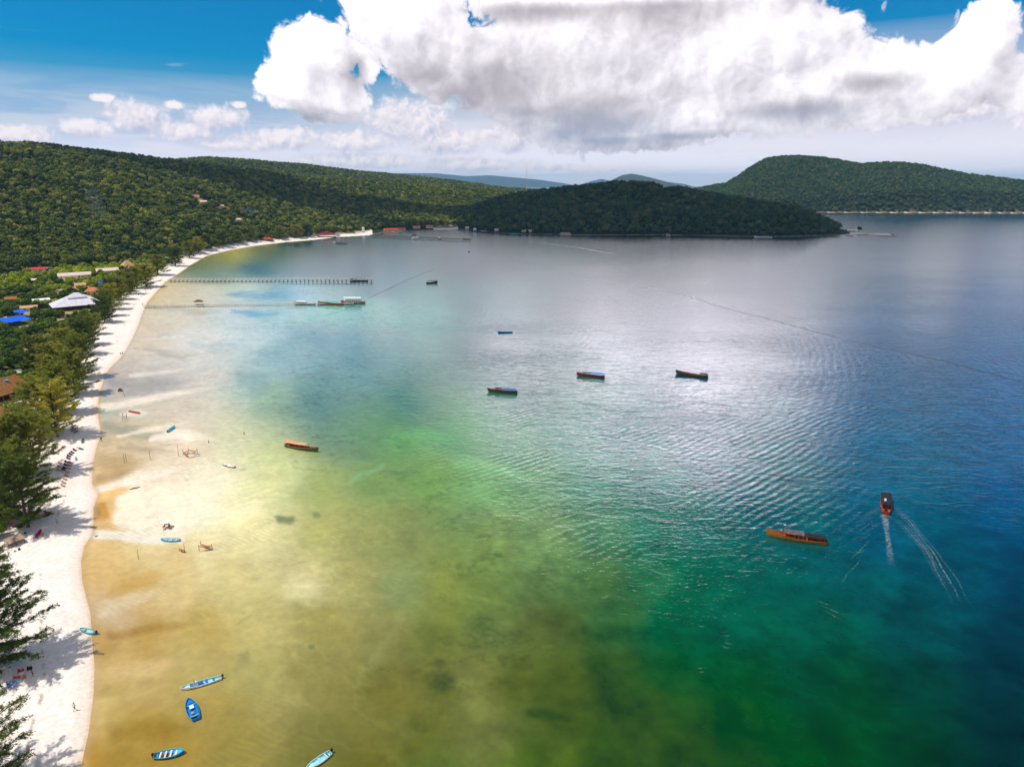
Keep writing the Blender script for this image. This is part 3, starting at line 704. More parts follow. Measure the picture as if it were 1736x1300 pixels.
# ------------------------------------------------------------------ foliage
def leaf_mat(name, c_dark, c_mid, c_light, rough=0.6, transl=0.25):
    m = bpy.data.materials.new(name); m.use_nodes = True
    t = NT(m.node_tree); b = t.n['Principled BSDF']
    oi = t.node('ShaderNodeObjectInfo'); tint = t.node('ShaderNodeAttribute', attribute_name='tint', attribute_type='INSTANCER')
    tcn = t.node('ShaderNodeTexCoord'); geo = t.node('ShaderNodeNewGeometry')
    n = t.noise(tcn.outputs['Object'], 0.9, 3, 0.6)
    r = t.m('FRACT', t.m('ADD', oi.outputs['Random'], tint.outputs['Fac']))
    c = t.mix(t.ramp(r, 0.0, 0.75), c_dark, c_mid)
    c = t.mix(t.ramp(r, 0.80, 1.0), c, c_light)
    c = t.mix(1.0, c, t.mix(n, (0.62, 0.66, 0.6), (1.45, 1.35, 1.1)), 'MULTIPLY')
    c = t.mix(1.0, c, t.mix(t.noise(geo.outputs['Position'], 0.008, 3, 0.5), (0.66, 0.78, 0.7), (1.38, 1.26, 1.3)), 'MULTIPLY')
    t.put(b.inputs['Base Color'], c); b.inputs['Roughness'].default_value = rough
    b.inputs['Specular IOR Level'].default_value = 0.25
    if transl:
        tr = t.node('ShaderNodeBsdfTranslucent'); t.put(tr.inputs[0], t.mix(1.0, c, (1.2, 1.25, 0.6), 'MULTIPLY'))
        mx = t.node('ShaderNodeMixShader'); mx.inputs[0].default_value = transl
        t.l.new(b.outputs[0], mx.inputs[1]); t.l.new(tr.outputs[0], mx.inputs[2])
        t.l.new(mx.outputs[0], t.n['Material Output'].inputs[0])
    return m
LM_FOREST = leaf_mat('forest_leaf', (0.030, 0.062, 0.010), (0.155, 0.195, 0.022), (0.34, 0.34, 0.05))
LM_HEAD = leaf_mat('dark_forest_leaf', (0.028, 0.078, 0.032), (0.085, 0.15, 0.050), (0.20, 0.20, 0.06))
LM_BRIGHT = leaf_mat('bright_leaf', (0.17, 0.26, 0.010), (0.36, 0.44, 0.012), (0.55, 0.52, 0.03), transl=0.35)
LM_VIL = leaf_mat('village_leaf', (0.030, 0.080, 0.012), (0.10, 0.165, 0.018), (0.20, 0.24, 0.03))
LM_CAS = leaf_mat('casuarina_needle', (0.07, 0.12, 0.024), (0.25, 0.275, 0.045), (0.46, 0.42, 0.08), transl=0.3)
BARK = mat('bark', (112, 88, 66), 0.9, 0.1, nscale=3, var=0.2)

def unit(rng, n):
    v = rng.normal(size=(n, 3)); return v / np.linalg.norm(v, axis=1, keepdims=True)
def quads(P_, Nn, Sx, Sy, rng):
    """leaf-sized faces at points P_, facing Nn"""
    t = np.cross(Nn, unit(rng, len(P_))); t /= np.linalg.norm(t, axis=1, keepdims=True) + 1e-9
    b_ = np.cross(Nn, t)
    t = t * Sx[:, None]; b_ = b_ * Sy[:, None]
    V = np.stack([P_ - t - b_ * 0.3, P_ + t * 0.2 - b_, P_ + t + b_ * 0.3, P_ - t * 0.2 + b_], 1).reshape(-1, 3)
    return V, np.arange(len(V)).reshape(-1, 4)
def crown_mesh(name, m, seed, R=4.0, Ht=5.0, lobes=12, per=26, leaf=0.75, core=True, zc=6.0):
    """a broad crown: uneven lobes set with leaf clumps, with gaps between"""
    rng = np.random.default_rng(seed)
    C = unit(rng, lobes) * np.array([R * 0.62, R * 0.62, Ht * 0.42]) * rng.uniform(0.55, 1.1, (lobes, 1)); C[:, 2] += zc + np.abs(C[:, 2]) * 0.3
    LR = rng.uniform(0.32, 0.56, lobes) * R
    Vs = []; Fs = []; o = 0
    for c, lr in zip(C, LR):
        d = unit(rng, per); d[:, 2] = d[:, 2] * 0.8 + 0.25
        P_ = c + d * lr * rng.uniform(0.72, 1.08, (per, 1)) * np.array([1, 1, 0.8])
        N_ = d + unit(rng, per) * 0.75; N_ /= np.linalg.norm(N_, axis=1, keepdims=True)
        s_ = leaf * rng.uniform(0.6, 1.3, per)
        V, Fq = quads(P_, N_, s_, s_ * 0.8, rng); Vs.append(V); Fs.append(Fq + o); o += len(V)
        if core:      # the twiggy inside of the lobe
            g = np.array([(a, b_, c_) for a in (-1, 1) for b_ in (-1, 1) for c_ in (-1, 1)]) * lr * 0.46 * rng.uniform(0.85, 1.15, (8, 1)) * np.array([1, 1, 0.8]) + c
            Vs.append(g); Fs.append(np.array([(0, 1, 3, 2), (4, 6, 7, 5), (0, 4, 5, 1), (2, 3, 7, 6), (0, 2, 6, 4), (1, 5, 7, 3)]) + o); o += 8
    return np_mesh(name, np.concatenate(Vs), np.concatenate(Fs), [m], smooth=False)
def trunk_mesh(name, seed, h=7.0, r=0.28, limbs=4):
    rng = random.Random(seed); mb = MB()
    lean = (rng.uniform(-0.4, 0.4), rng.uniform(-0.4, 0.4))
    pts = [(lean[0] * k * k, lean[1] * k * k, h * k) for k in (0, 0.25, 0.5, 0.75, 1.0)]; pts[0] = (0, 0, -0.6)
    mb.tube(pts, [r * 1.3, r, r * 0.85, r * 0.6, r * 0.3], 7)
    for i in range(limbs):
        a = rng.uniform(0, 6.28); k = rng.uniform(0.45, 0.8); p0 = Vector((lean[0] * k * k, lean[1] * k * k, h * k)); L = h * rng.uniform(0.3, 0.45)
        q_ = p0 + Vector((math.cos(a) * L * 0.8, math.sin(a) * L * 0.8, L * 0.6))
        mb.tube([p0, (p0 + q_) / 2 + Vector((0, 0, -0.1)), q_], [r * 0.5, r * 0.35, r * 0.12], 5)
    o = mb.obj(name, BARK, smooth=True); me = o.data; bpy.data.objects.remove(o); return me

def casuarina(seed, h=15.0, nb=46, per=18, tuft=13, spread=4.6, z0=0.14, leaf=0.42):
    """a beach she-oak: tapered trunk, rising boughs, feathery drooping twigs; returns wood mesh, needle mesh"""
    rng = np.random.default_rng(seed); mb = MB()
    lean = rng.uniform(-0.9, 0.9, 2)
    def tp(k): return np.array([lean[0] * k * k, lean[1] * k * k, h * k])
    mb.tube([(0, 0, -0.6)] + [tuple(tp(k)) for k in (0.15, 0.35, 0.55, 0.75, 0.9, 1.0)], [0.34, 0.27, 0.22, 0.17, 0.12, 0.06, 0.02], 7)
    PP = []; NN = []; LL = []
    for i in range(nb):
        k = z0 + (0.97 - z0) * (i / nb) ** 0.9 + rng.uniform(-0.02, 0.02)
        p0 = tp(k); a = i * 2.4 + rng.uniform(-0.5, 0.5)
        kk = (k - z0) / (1 - z0)
        L = spread * (0.45 + 0.75 * math.sin(min(1, kk * 1.5 + 0.25) * math.pi * 0.62)) * (1.08 - kk * 0.72) * rng.uniform(0.55, 1.3)
        rise = 0.25 + 0.75 * kk + rng.uniform(-0.12, 0.25)
        dirh = np.array([math.cos(a), math.sin(a), 0.0])
        pts = [p0 + dirh * L * s_ + np.array([0, 0, 1]) * L * rise * (s_ ** 0.85) * 0.75 + rng.normal(size=3) * 0.05 * L * s_ for s_ in (0, 0.35, 0.7, 1.0)]
        mb.tube([tuple(q_) for q_ in pts], [0.085, 0.06, 0.035, 0.01], 4, cap=False)
        P4 = np.array(pts)
        for j in range(per):
            s_ = 0.16 + 0.88 * (j + rng.uniform(0, 1)) / per
            f = min(s_, 1.0) * 3; i0 = min(int(f), 2); c = P4[i0] + (P4[i0 + 1] - P4[i0]) * (f - i0)
            c = c + (P4[3] - P4[2]) * max(0, s_ - 1) * 1.2
            sd_ = rng.normal(size=3); sd_[2] = abs(sd_[2]) * 0.5
            tl = (0.55 + 0.65 * (1 - s_)) * rng.uniform(0.6, 1.4) * spread / 4.6
            tw = dirh * 0.65 + sd_ / np.linalg.norm(sd_) * 0.75
            n = tuft
            u_ = rng.uniform(0, 1, (n, 1))
            q_ = c + tw * tl * u_ + rng.normal(size=(n, 3)) * 0.13 * np.array([1, 1, 0.8])
            q_[:, 2] -= (u_[:, 0] ** 2) * 0.25 * tl
            PP.append(q_); ax = tw + rng.normal(size=(n, 3)) * 0.5; ax[:, 2] -= 0.15
            NN.append(ax / np.linalg.norm(ax, axis=1, keepdims=True)); LL.append(rng.uniform(0.6, 1.3, n) * leaf)
    P_ = np.concatenate(PP); A_ = np.concatenate(NN); L_ = np.concatenate(LL)[:, None]
    sd2 = np.cross(A_, unit(rng, len(A_))); sd2 /= np.linalg.norm(sd2, axis=1, keepdims=True) + 1e-9
    V = np.stack([P_ - A_ * L_ * 0.5, P_ + sd2 * L_ * 0.17, P_ + A_ * L_ * 0.5, P_ - sd2 * L_ * 0.17], 1).reshape(-1, 3)
    needles = np_mesh('crown', V, np.arange(len(V)).reshape(-1, 4), [LM_CAS], smooth=False)
    o = mb.obj('trunk', BARK, smooth=True); wood = o.data; bpy.data.objects.remove(o)
    return wood, needles

RNG = random.Random(7)
def tree_pair(name, label, cat, group, trunk, crown, loc, rz, s, tint=None, sz=None):
    t = thing(name, label, cat, loc, rz, group); t.scale = (s, s, sz or s)
    for nm, me in (('trunk', trunk), ('crown', crown)):
        o = bpy.data.objects.new(nm, me); COL.objects.link(o); o.parent = t
        if nm == 'crown': o['tint'] = tint if tint is not None else RNG.random()
    return t

# ---- casuarinas along the beach, each by the foot of its trunk and the height of its tip in the photograph
CAS_BIG = [casuarina(11, 16, 84, 30, 30, 6.2, 0.05, 0.30), casuarina(12, 15, 80, 30, 30, 6.6, 0.04, 0.30)]
CAS = [casuarina(21 + i, 14, 70, 20, 20, 5.0, 0.03, 0.42) for i in range(4)]
def cas_at(px, py, top, kind, label, sx=1.0, rz=0.0, tint=None, nh=None):
    p = on_land(px, py)
    wood, nd = (CAS_BIG if kind >= 10 else CAS)[kind % 10]
    nh = {10: 16, 11: 15}.get(kind, 14)
    d = math.hypot(p.x, p.y); dd = ray(px, top)
    ht = (H + dd.z / math.hypot(dd.x, dd.y) * d) - p.z
    ht = max(4.0, min(22, ht)); s = ht / nh
    return tree_pair('casuarina_tree', label, 'tree', 'casuarina trees along the beach', wood, nd, p, rz, s * sx, tint, s)
GRP_T = 'casuarina trees along the beach'
cas_list = [
 (-8, 1128, 955, 10, 'feathery casuarina at the left edge, reaching over the sand above the red chairs', 1.2, 0.3, 0.25),
 (-45, 1350, 1172, 11, 'feathery casuarina in the bottom left corner, boughs spread over the sand', 1.15, 1.1, 0.2),
 (48, 893, 722, 10, 'tall olive casuarina nearest above the magenta loungers', 1.12, 2.0, 0.78),
 (15, 880, 735, 11, 'casuarina at the left edge behind the dark round bush', 0.95, 0.4, 0.6),
 (62, 800, 655, 11, 'dark casuarina behind the rows of purple loungers', 1.0, 2.9, 0.2),
 (20, 810, 668, 10, 'olive green casuarina below the thatched roof at the left edge', 0.95, 4.0, 0.5),
 (98, 740, 598, 10, 'tall dark casuarina leaning over the sand by the tide stream', 1.0, 5.0, 0.05),
 (75, 735, 612, 11, 'darkest casuarina of the clump beside the thatched roof', 1.0, 0.7, 0.0),
 (105, 700, 580, 2, 'casuarina between the tall dark one and the tide stream', 1.1, 1.4, 0.1)]
for a in cas_list: cas_at(*a[:4], a[4], a[5], a[6], a[7])
more = [(128, 668, 566), (95, 655, 556), (72, 640, 566), (138, 640, 552), (112, 625, 548), (140, 600, 546), (118, 592, 548), (152, 584, 536), (128, 576, 540), (162, 566, 532),
        (148, 556, 531), (178, 546, 502), (182, 535, 492), (190, 524, 482), (188, 515, 474), (205, 507, 470), (194, 500, 468), (208, 494, 459), (222, 498, 463), (217, 484, 453), (232, 489, 454)]

def cas_label(x, y, i):
    where = 'seaward edge' if i % 2 else 'inner corner' if i == 2 else 'landward side'
    if y > 600: return 'olive casuarina in the dense belt %s, %s of it' % ('just above the tide stream' if y < 645 else 'level with the tide stream', where)
    if y > 540: return 'casuarina on the %s of the belt, %s the strolling pair' % (where, 'level with' if y > 570 else 'up the beach from')
    if y > 510: return 'casuarina %s, %s of the belt' % ('in front of the white pavilion' if x < 175 else 'level with the landward end of the near jetty', where)
    return 'casuarina %s, %s of the belt' % ('right of the white pavilion' if x < 200 else 'between the two jetties', where)
for i, (x, y, t) in enumerate(more):
    cas_at(x, y, t, i % 4, cas_label(x, y, i), 1.15, i * 1.7, 0.55 + 0.4 * ((i * 37) % 10) / 10)
for i, (x, y, t, sx, k, lab) in enumerate([
    (248, 486, 430, 1.5, 0.02, 'big dark round casuarina on the beach beside the landward end of the far jetty'), (268, 466, 415, 1.5, 0.8, 'pale olive casuarina just behind the big dark round one'),
    (298, 451, 413, 1.3, 0.1, 'dark casuarina standing forward on the beach, second beyond the jetty'), (322, 437, 402, 1.25, 0.15, 'dark casuarina where the beach bends away'),
    (337, 428, 402, 1.2, 0.7, 'pale casuarina between the dark one and the bend of the beach'), (352, 422, 398, 1.2, 0.8, 'pale olive casuarina at the bend of the beach'),
    (376, 415, 388, 1.5, 0.9, 'roundest pale casuarina behind the far beach'), (404, 412, 392, 1.4, 0.85, 'lower pale casuarina beside the roundest pale one'),
    (425, 409, 396, 1.4, 0.3, 'small green casuarina on the left of the red roofed kiosk'), (475, 405, 384, 1.3, 0.6, 'casuarina on the right of the red roofed kiosk'),
    (503, 402, 375, 1.7, 0.9, 'wide pale casuarina on the left of the dark red pavilion'), (520, 401, 378, 1.5, 0.7, 'casuarina beside the dark red pavilion')]):
    cas_at(x, y, t, i % 4, lab, sx, i * 2.1, k)

# ---- broadleaf woods
PROTO_F = [crown_mesh('crown', LM_FOREST, 40 + i, 4.4, 5.0, 11, 24, 0.72) for i in range(5)]
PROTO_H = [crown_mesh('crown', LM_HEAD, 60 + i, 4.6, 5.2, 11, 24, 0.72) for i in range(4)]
PROTO_B = [crown_mesh('crown', LM_BRIGHT, 80 + i, 3.6, 4.0, 16, 60, 0.42, False, 4.5) for i in range(3)]
PROTO_V = [crown_mesh('crown', LM_VIL, 90 + i, 3.8, 4.6, 18, 80, 0.38, True, 5.0) for i in range(4)]
TRUNKS = [trunk_mesh('trunk', 5 + i, 6.0, 0.24) for i in range(3)]

def proto_object(me):
    """a crown kept out of the scene, only read by the woods below"""
    o = bpy.data.objects.new('crown', me); return o
def wood_object(name, pts, scl, rot, ki, tint, protos, label_kind='stuff'):
    me = bpy.data.meshes.new(name)
    me.vertices.add(len(pts)); me.vertices.foreach_set('co', np.asarray(pts, np.float32).ravel())
    for nm, arr, ty in (('scl', scl, 'FLOAT'), ('rot', rot, 'FLOAT'), ('ki', ki, 'INT'), ('tint', tint, 'FLOAT')):
        at2 = me.attributes.new(nm, ty, 'POINT'); at2.data.foreach_set('value', np.asarray(arr, np.int32 if ty == 'INT' else np.float32))
    o = bpy.data.objects.new(name, me); COL.objects.link(o); o['kind'] = 'stuff'
    ng = bpy.data.node_groups.new(name, 'GeometryNodeTree')
    ng.interface.new_socket('Geometry', in_out='INPUT', socket_type='NodeSocketGeometry')
    ng.interface.new_socket('Geometry', in_out='OUTPUT', socket_type='NodeSocketGeometry')
    N = ng.nodes; L = ng.links
    gi = N.new('NodeGroupInput'); go = N.new('NodeGroupOutput')
    jn = N.new('GeometryNodeJoinGeometry')
    for me_ in reversed(protos):
        oi = N.new('GeometryNodeObjectInfo'); oi.inputs['Object'].default_value = proto_object(me_); oi.inputs['As Instance'].default_value = True
        L.new(oi.outputs['Geometry'], jn.inputs[0])
    ip = N.new('GeometryNodeInstanceOnPoints'); ip.inputs['Pick Instance'].default_value = True
    def attr(nm, ty):
        a_ = N.new('GeometryNodeInputNamedAttribute'); a_.data_type = ty; a_.inputs['Name'].default_value = nm; return a_.outputs[0]
    L.new(gi.outputs[0], ip.inputs['Points']); L.new(jn.outputs[0], ip.inputs['Instance'])
    L.new(attr('ki', 'INT'), ip.inputs['Instance Index'])
    cx_ = N.new('ShaderNodeCombineXYZ'); L.new(attr('rot', 'FLOAT'), cx_.inputs[2]); L.new(cx_.outputs[0], ip.inputs['Rotation'])
    L.new(attr('scl', 'FLOAT'), ip.inputs['Scale'])
    L.new(ip.outputs[0], go.inputs[0])
    md = o.modifiers.new('woods', 'NODES'); md.node_group = ng
    return o

def scatter(cell, az0, az1, r0, r1, seed):
    """jittered points over a sector of land"""
    rng = np.random.default_rng(seed)
    x0 = min(r0 * math.sin(az0), r1 * math.sin(az0)); x1 = max(r1 * math.sin(az1), r0 * math.sin(az1))
    xs = np.arange(x0, x1, cell); ys = np.arange(r0 * math.cos(max(abs(az0), abs(az1))), r1, cell)
    X, Y = np.meshgrid(xs, ys); X = X + rng.uniform(-0.45, 0.45, X.shape) * cell; Y = Y + rng.uniform(-0.45, 0.45, X.shape) * cell
    X = X.ravel(); Y = Y.ravel(); r = np.hypot(X, Y); A = np.arctan2(X, Y)
    m = (r > r0) & (r < r1) & (A > az0) & (A < az1)
    return X[m], Y[m]
def woods(name, cell, az0, az1, r0, r1, seed, cond, protos, smin, smax, sink=0.25):
    X, Y = scatter(cell, az0, az1, r0, r1, seed)
    z, d, di, hh = terrain(X, Y)
    m = cond(X, Y, z, d, di, hh)
    X, Y, z = X[m], Y[m], z[m]
    rng = np.random.default_rng(seed + 1); n = len(X)
    cl = 0.5 * fbm(X / 60, Y / 60, 3, 8) + 0.5 * rng.uniform(0, 1, n)
    sc_ = (smin + (smax - smin) * rng.uniform(0, 1, n) ** 1.6) * (0.85 + 0.3 * fbm(X / 40, Y / 40, 2, 21))
    print(name, n)
    return wood_object(name, np.stack([X, Y, z - sink * sc_ * 4], -1), sc_, rng.uniform(0, 6.28, n), rng.integers(0, len(protos), n), np.clip(cl * 1.25 - 0.12, 0, 0.999) , protos)

def r_of(X, Y): return np.hypot(X, Y)
def hillside(X, Y, z, d, di, hh):
    A = np.arctan2(X, Y); r = r_of(X, Y)
    u, v = to_px(X, Y, z + 5)
    inhead = (A > azel(805, 312)[0]) & (r > 1400) & (r < 2150)
    return (d > np.where(u > 632, 5, 14)) & (hh > 2.5) & ~inhead & (in_clear(u, v) < 0)
woods('hillside_forest', 5.9, math.radians(-44), math.radians(3), 850, 2750, 70, hillside, PROTO_F, 0.5, 1.55)
woods('far_ridge_forest', 12, math.radians(-34), math.radians(6), 2750, 4100, 71, lambda X, Y, z, d, di, hh: (d > 20) & (hh > 2), PROTO_F, 1.3, 1.9)
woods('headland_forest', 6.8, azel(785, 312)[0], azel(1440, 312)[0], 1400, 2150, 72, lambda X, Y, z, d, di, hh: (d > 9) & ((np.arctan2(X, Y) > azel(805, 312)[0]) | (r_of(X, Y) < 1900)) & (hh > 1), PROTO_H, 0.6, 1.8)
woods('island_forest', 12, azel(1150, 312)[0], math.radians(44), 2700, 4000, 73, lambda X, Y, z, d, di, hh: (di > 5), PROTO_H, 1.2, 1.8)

# ------------------------------------------------------------------ buildings
THATCH = mat('thatch', (205, 165, 120), 0.95, 0.05, nscale=3.0, var=0.18, bump=0.6)
THATCH_D = mat('old_thatch', (160, 112, 70), 0.95, 0.05, nscale=3.0, var=0.2, bump=0.6)
METAL = mat('pale_sheet_roof', (214, 210, 222), 0.5, 0.3, nscale=0.4, var=0.06)
PALE = mat('pale_tile_roof', (226, 205, 192), 0.8, 0.1, nscale=1.2, var=0.08)
TERRA = mat('terracotta_roof', (206, 128, 92), 0.85, 0.1, nscale=1.2, var=0.14)
REDR = mat('red_roof', (196, 62, 44), 0.7, 0.2, nscale=1.0, var=0.12)
DRED = mat('dark_red_roof', (128, 48, 48), 0.7, 0.2, nscale=1.0, var=0.12)
WALL = mat('pale_wall', (226, 208, 184), 0.9, 0.1, nscale=1.0, var=0.08)
TIMBER = mat('timber', (140, 102, 70), 0.85, 0.1, nscale=2.0, var=0.2)
DTIMB = mat('dark_timber', (70, 52, 42), 0.85, 0.1, nscale=2.0, var=0.2)
BLUE_T = mat('blue_tarpaulin', (10, 96, 226), 0.55, 0.3, nscale=0.5, var=0.12, bump=0.3)
TURQ = mat('turquoise_sheet', (20, 190, 220), 0.5, 0.3, nscale=0.6, var=0.08)
WHITE_P = mat('white_paint', (240, 238, 236), 0.5, 0.3, nscale=2.0, var=0.04)
DARK_O = mat('dark_opening', (26, 24, 26), 0.6, 0.3)
GLASSM = mat('window_glass', (60, 80, 92), 0.15, 0.6)

def roof_slab(mb, A, B, C_, D_, th=0.12):
    """one roof face with thickness"""
    P_ = [Vector(p) for p in (A, B, C_, D_)]
    n = (P_[1] - P_[0]).cross(P_[2] - P_[0]).normalized() * th
    lo = [p - n for p in P_]
    mb.add(P_ + lo, [(0, 1, 2, 3), (7, 6, 5, 4), (0, 4, 5, 1), (1, 5, 6, 2), (2, 6, 7, 3), (3, 7, 4, 0)])
def hip_roof(mb, w, d, z0, h, ridge=0.0, over=0.6):
    W = w / 2 + over; D_ = d / 2 + over; r = w / 2 * ridge
    a, b_, c_, e = (-W, -D_, z0), (W, -D_, z0), (W, D_, z0), (-W, D_, z0)
    p, q_ = (-r, 0, z0 + h), (r + 0.01, 0, z0 + h)
    roof_slab(mb, a, b_, q_, p); roof_slab(mb, c_, e, p, q_); roof_slab(mb, b_, c_, q_, q_); roof_slab(mb, e, a, p, p)
def gable_roof(mb, w, d, z0, h, over=0.6):
    W = w / 2 + over; D_ = d / 2 + over
    roof_slab(mb, (-W, -D_, z0), (W, -D_, z0), (W, 0, z0 + h), (-W, 0, z0 + h))
    roof_slab(mb, (W, D_, z0), (-W, D_, z0), (-W, 0, z0 + h), (W, 0, z0 + h))
def house(name, label, cat, px, py, w, d, rz, roofm, wallm=None, hw=2.8, hr=2.2, kind='gable', ridge=0.35, group=None, open_=False, wins=2, z=None):
    """rests on the ground seen at (px, py)"""
    wallm = wallm or WALL
    p = on_land(px, py) if z is None else at(px, py, z)
    rz -= math.atan2(p.x, p.y)
    t = thing(name, label, cat, p, rz, group)
    if open_:
        f = MB(); f.box((0, 0, 0.15), (w * 0.96, d * 0.96, 0.9)); f.obj('floor', TIMBER, t)
        nx = max(2, int(w / 3.5) + 1); ny = max(2, int(d / 3.5) + 1)
        for i in range(nx):
            for j in range(ny):
                if 0 < i < nx - 1 and 0 < j < ny - 1: continue
                m_ = MB(); m_.box((-w * 0.45 + w * 0.9 * i / (nx - 1), -d * 0.45 + d * 0.9 * j / (ny - 1), 0.5 + hw / 2), (0.22, 0.22, hw)); m_.obj('post', wallm, t)
        z0 = 0.5 + hw
    else:
        f = MB(); f.box((0, 0, hw / 2 - 0.4), (w, d, hw + 0.8))
        if kind == 'gable':
            for s_ in (-1, 1):
                x = s_ * w / 2
                f.add([(x - s_ * 0.2, -d / 2, hw), (x - s_ * 0.2, d / 2, hw), (x - s_ * 0.2, 0, hw + hr * 0.86), (x - s_ * 0.02, -d / 2, hw), (x - s_ * 0.02, d / 2, hw), (x - s_ * 0.02, 0, hw + hr * 0.86)], [(0, 2, 1), (3, 4, 5), (0, 1, 4, 3), (1, 2, 5, 4), (2, 0, 3, 5)])
        f.obj('wall', wallm, t)
        dm = MB(); dm.box((w * 0.12, -d / 2 - 0.02, 1.0), (0.95, 0.06, 2.0)); dm.obj('door', DTIMB, t)
        for i in range(wins):
            x = -w / 2 + w * (i + 0.5) / wins
            if abs(x - w * 0.12) < 1.1: x += 1.6
            wm = MB(); wm.box((x, -d / 2 - 0.02, 1.5), (1.1, 0.06, 1.0)); wo_ = wm.obj('window', GLASSM, t)
        wm = MB(); wm.box((w / 2 + 0.02, 0, 1.5), (0.06, 1.2, 1.0)); wm.obj('window', GLASSM, t)
        z0 = hw
    r_ = MB()
    if kind == 'gable': gable_roof(r_, w, d, z0, hr)
    elif kind == 'hip': hip_roof(r_, w, d, z0, hr, ridge)
    elif kind == 'double':
        hip_roof(r_, w, d, z0, hr, 0.30, 1.0)
        hip_roof(r_, w * 0.36, d * 0.36, z0 + hr * 0.78, hr * 0.5, 0.25, 0.4)
        r_.box((0, 0, z0 + hr * 0.7), (w * 0.34, d * 0.34, hr * 0.3))
    elif kind == 'cone':
        n = 12; R = w / 2 + 0.7; r_.loft([[(R * math.cos(6.2832 * k / n), R * math.sin(6.2832 * k / n), z0 - 0.2) for k in range(n)], [(R * .5 * math.cos(6.2832 * k / n), R * .5 * math.sin(6.2832 * k / n), z0 + hr * 0.6) for k in range(n)],
                                     [(0.1 * math.cos(6.2832 * k / n), 0.1 * math.sin(6.2832 * k / n), z0 + hr) for k in range(n)]], close=True, capa=True, capb=True)
    r_.obj('roof', roofm, t)
    rm = MB()
    if kind in ('gable',): rm.box((0, 0, z0 + hr + 0.03), (w + 1.2, 0.28, 0.12)); rm.obj('ridge_cap', roofm, t)
    return t, p
R_ = math.radians
KEEP = []     # (x, y, radius) of ground the trees leave free
def H_(*a, **k):
    t, p = house(*a, **k); KEEP.append((p.x, p.y, max(a[5], a[6]) * 0.62, a[5], a[6])); return t, p
H_('pavilion', 'large open pavilion under a two tier white metal roof beside the beach', 'pavilion', 133, 522, 36, 24, R_(6), METAL, DTIMB, 3.2, 7.0, kind='double', open_=True)
H_('long_house', 'long house under a pale pinkish roof among the bright green trees', 'house', 127, 471, 30, 8, R_(3), PALE, WALL, 3.0, 3.0, wins=6)
H_('long_house', 'pale roofed long house behind the blue tarpaulins near the pointed thatch', 'house', 183, 463, 22, 8, R_(4), PALE, WALL, 3.0, 3.0, wins=5)
H_('thatched_house', 'house with a steep pointed thatched roof left of the big dark casuarina', 'house', 217, 455, 13, 10, R_(20), THATCH, TIMBER, 3.0, 7.0, kind='hip', ridge=0.2)
H_('thatched_house', 'lower thatched house just below the steep pointed one', 'house', 217, 463, 14, 9, R_(5), THATCH, TIMBER, 2.8, 4.5, kind='hip', ridge=0.3)
H_('red_roofed_house', 'small house with an orange red roof among the brightest green trees', 'house', 66, 460, 13, 8, R_(-8), REDR, WALL, 2.8, 2.0)
H_('bungalow', 'small bungalow with a beige roof below the long pale roofed house', 'bungalow', 136, 487, 9, 7, R_(10), THATCH, WALL, 2.6, 1.8)
H_('bungalow', 'terracotta roofed bungalow on the right above the white pavilion', 'bungalow', 158, 498, 12, 9, R_(-5), TERRA, WALL, 2.8, 3.4, kind='hip', ridge=0.3)
H_('bungalow', 'terracotta roofed bungalow right behind the peak of the white pavilion', 'bungalow', 125, 497, 9, 8, R_(8), TERRA, WALL, 2.8, 3.0, kind='hip', ridge=0.2)
H_('bungalow', 'flat white roofed bungalow left of the white pavilion', 'bungalow', 70, 513, 12, 8, R_(4), WHITE_P, WALL, 2.6, 1.0)
H_('bungalow', 'sand coloured bungalow above the large blue tarpaulin', 'bungalow', 50, 526, 11, 8, R_(-4), THATCH, WALL, 2.6, 1.4)
H_('bungalow', 'small pale bungalow at the left below the orange red roof', 'bungalow', 53, 479, 10, 7, R_(0), PALE, WALL, 2.6, 1.4)
H_('bungalow', 'grey roofed hut at the left edge above the large blue tarpaulin', 'hut', 20, 511, 8, 6, R_(-14), THATCH_D, TIMBER, 2.4, 1.8)
H_('bungalow', 'beige bungalow under the trees below the blue tarpaulin', 'bungalow', 64, 582, 12, 8, R_(12), THATCH, WALL, 3.0, 2.4)
H_('bungalow', 'sand roofed bungalow half hidden by casuarinas, between two clumps', 'bungalow', 60, 600, 9, 7, R_(-8), PALE, WALL, 2.8, 2.2)
H_('thatched_hall', 'large thatched hall with long brown roof slopes at the left edge', 'hall', 14, 674, 22, 12, R_(38), THATCH_D, TIMBER, 3.2, 6.5, kind='hip', ridge=0.5, open_=True)
H_('thatched_hut', 'round brown thatched hut at the left edge below the large hall', 'hut', -2, 716, 10.5, 10.5, 0, THATCH_D, TIMBER, 2.8, 4.5, kind='cone', open_=True)
H_('pavilion', 'long dark red two tier pavilion at the far end of the beach', 'pavilion', 554, 402, 36, 16, R_(4), DRED, WHITE_P, 3.4, 6.0, kind='double', open_=True)
H_('watch_house', 'narrow two storey white house right of the dark red pavilion', 'house', 573, 401, 7, 6, R_(4), DRED, WHITE_P, 8.0, 2.4, kind='hip', ridge=0.2)
H_('kiosk', 'small beach kiosk under a bright red roof', 'kiosk', 452, 408, 20, 10, R_(6), REDR, TIMBER, 3.0, 3.0, kind='hip', ridge=0.5)
H_('white_tower', 'thin white tower house standing at the end of the beach', 'tower', 616, 394, 5, 5, R_(4), PALE, WHITE_P, 9, 2.2, kind='hip', ridge=0.1)
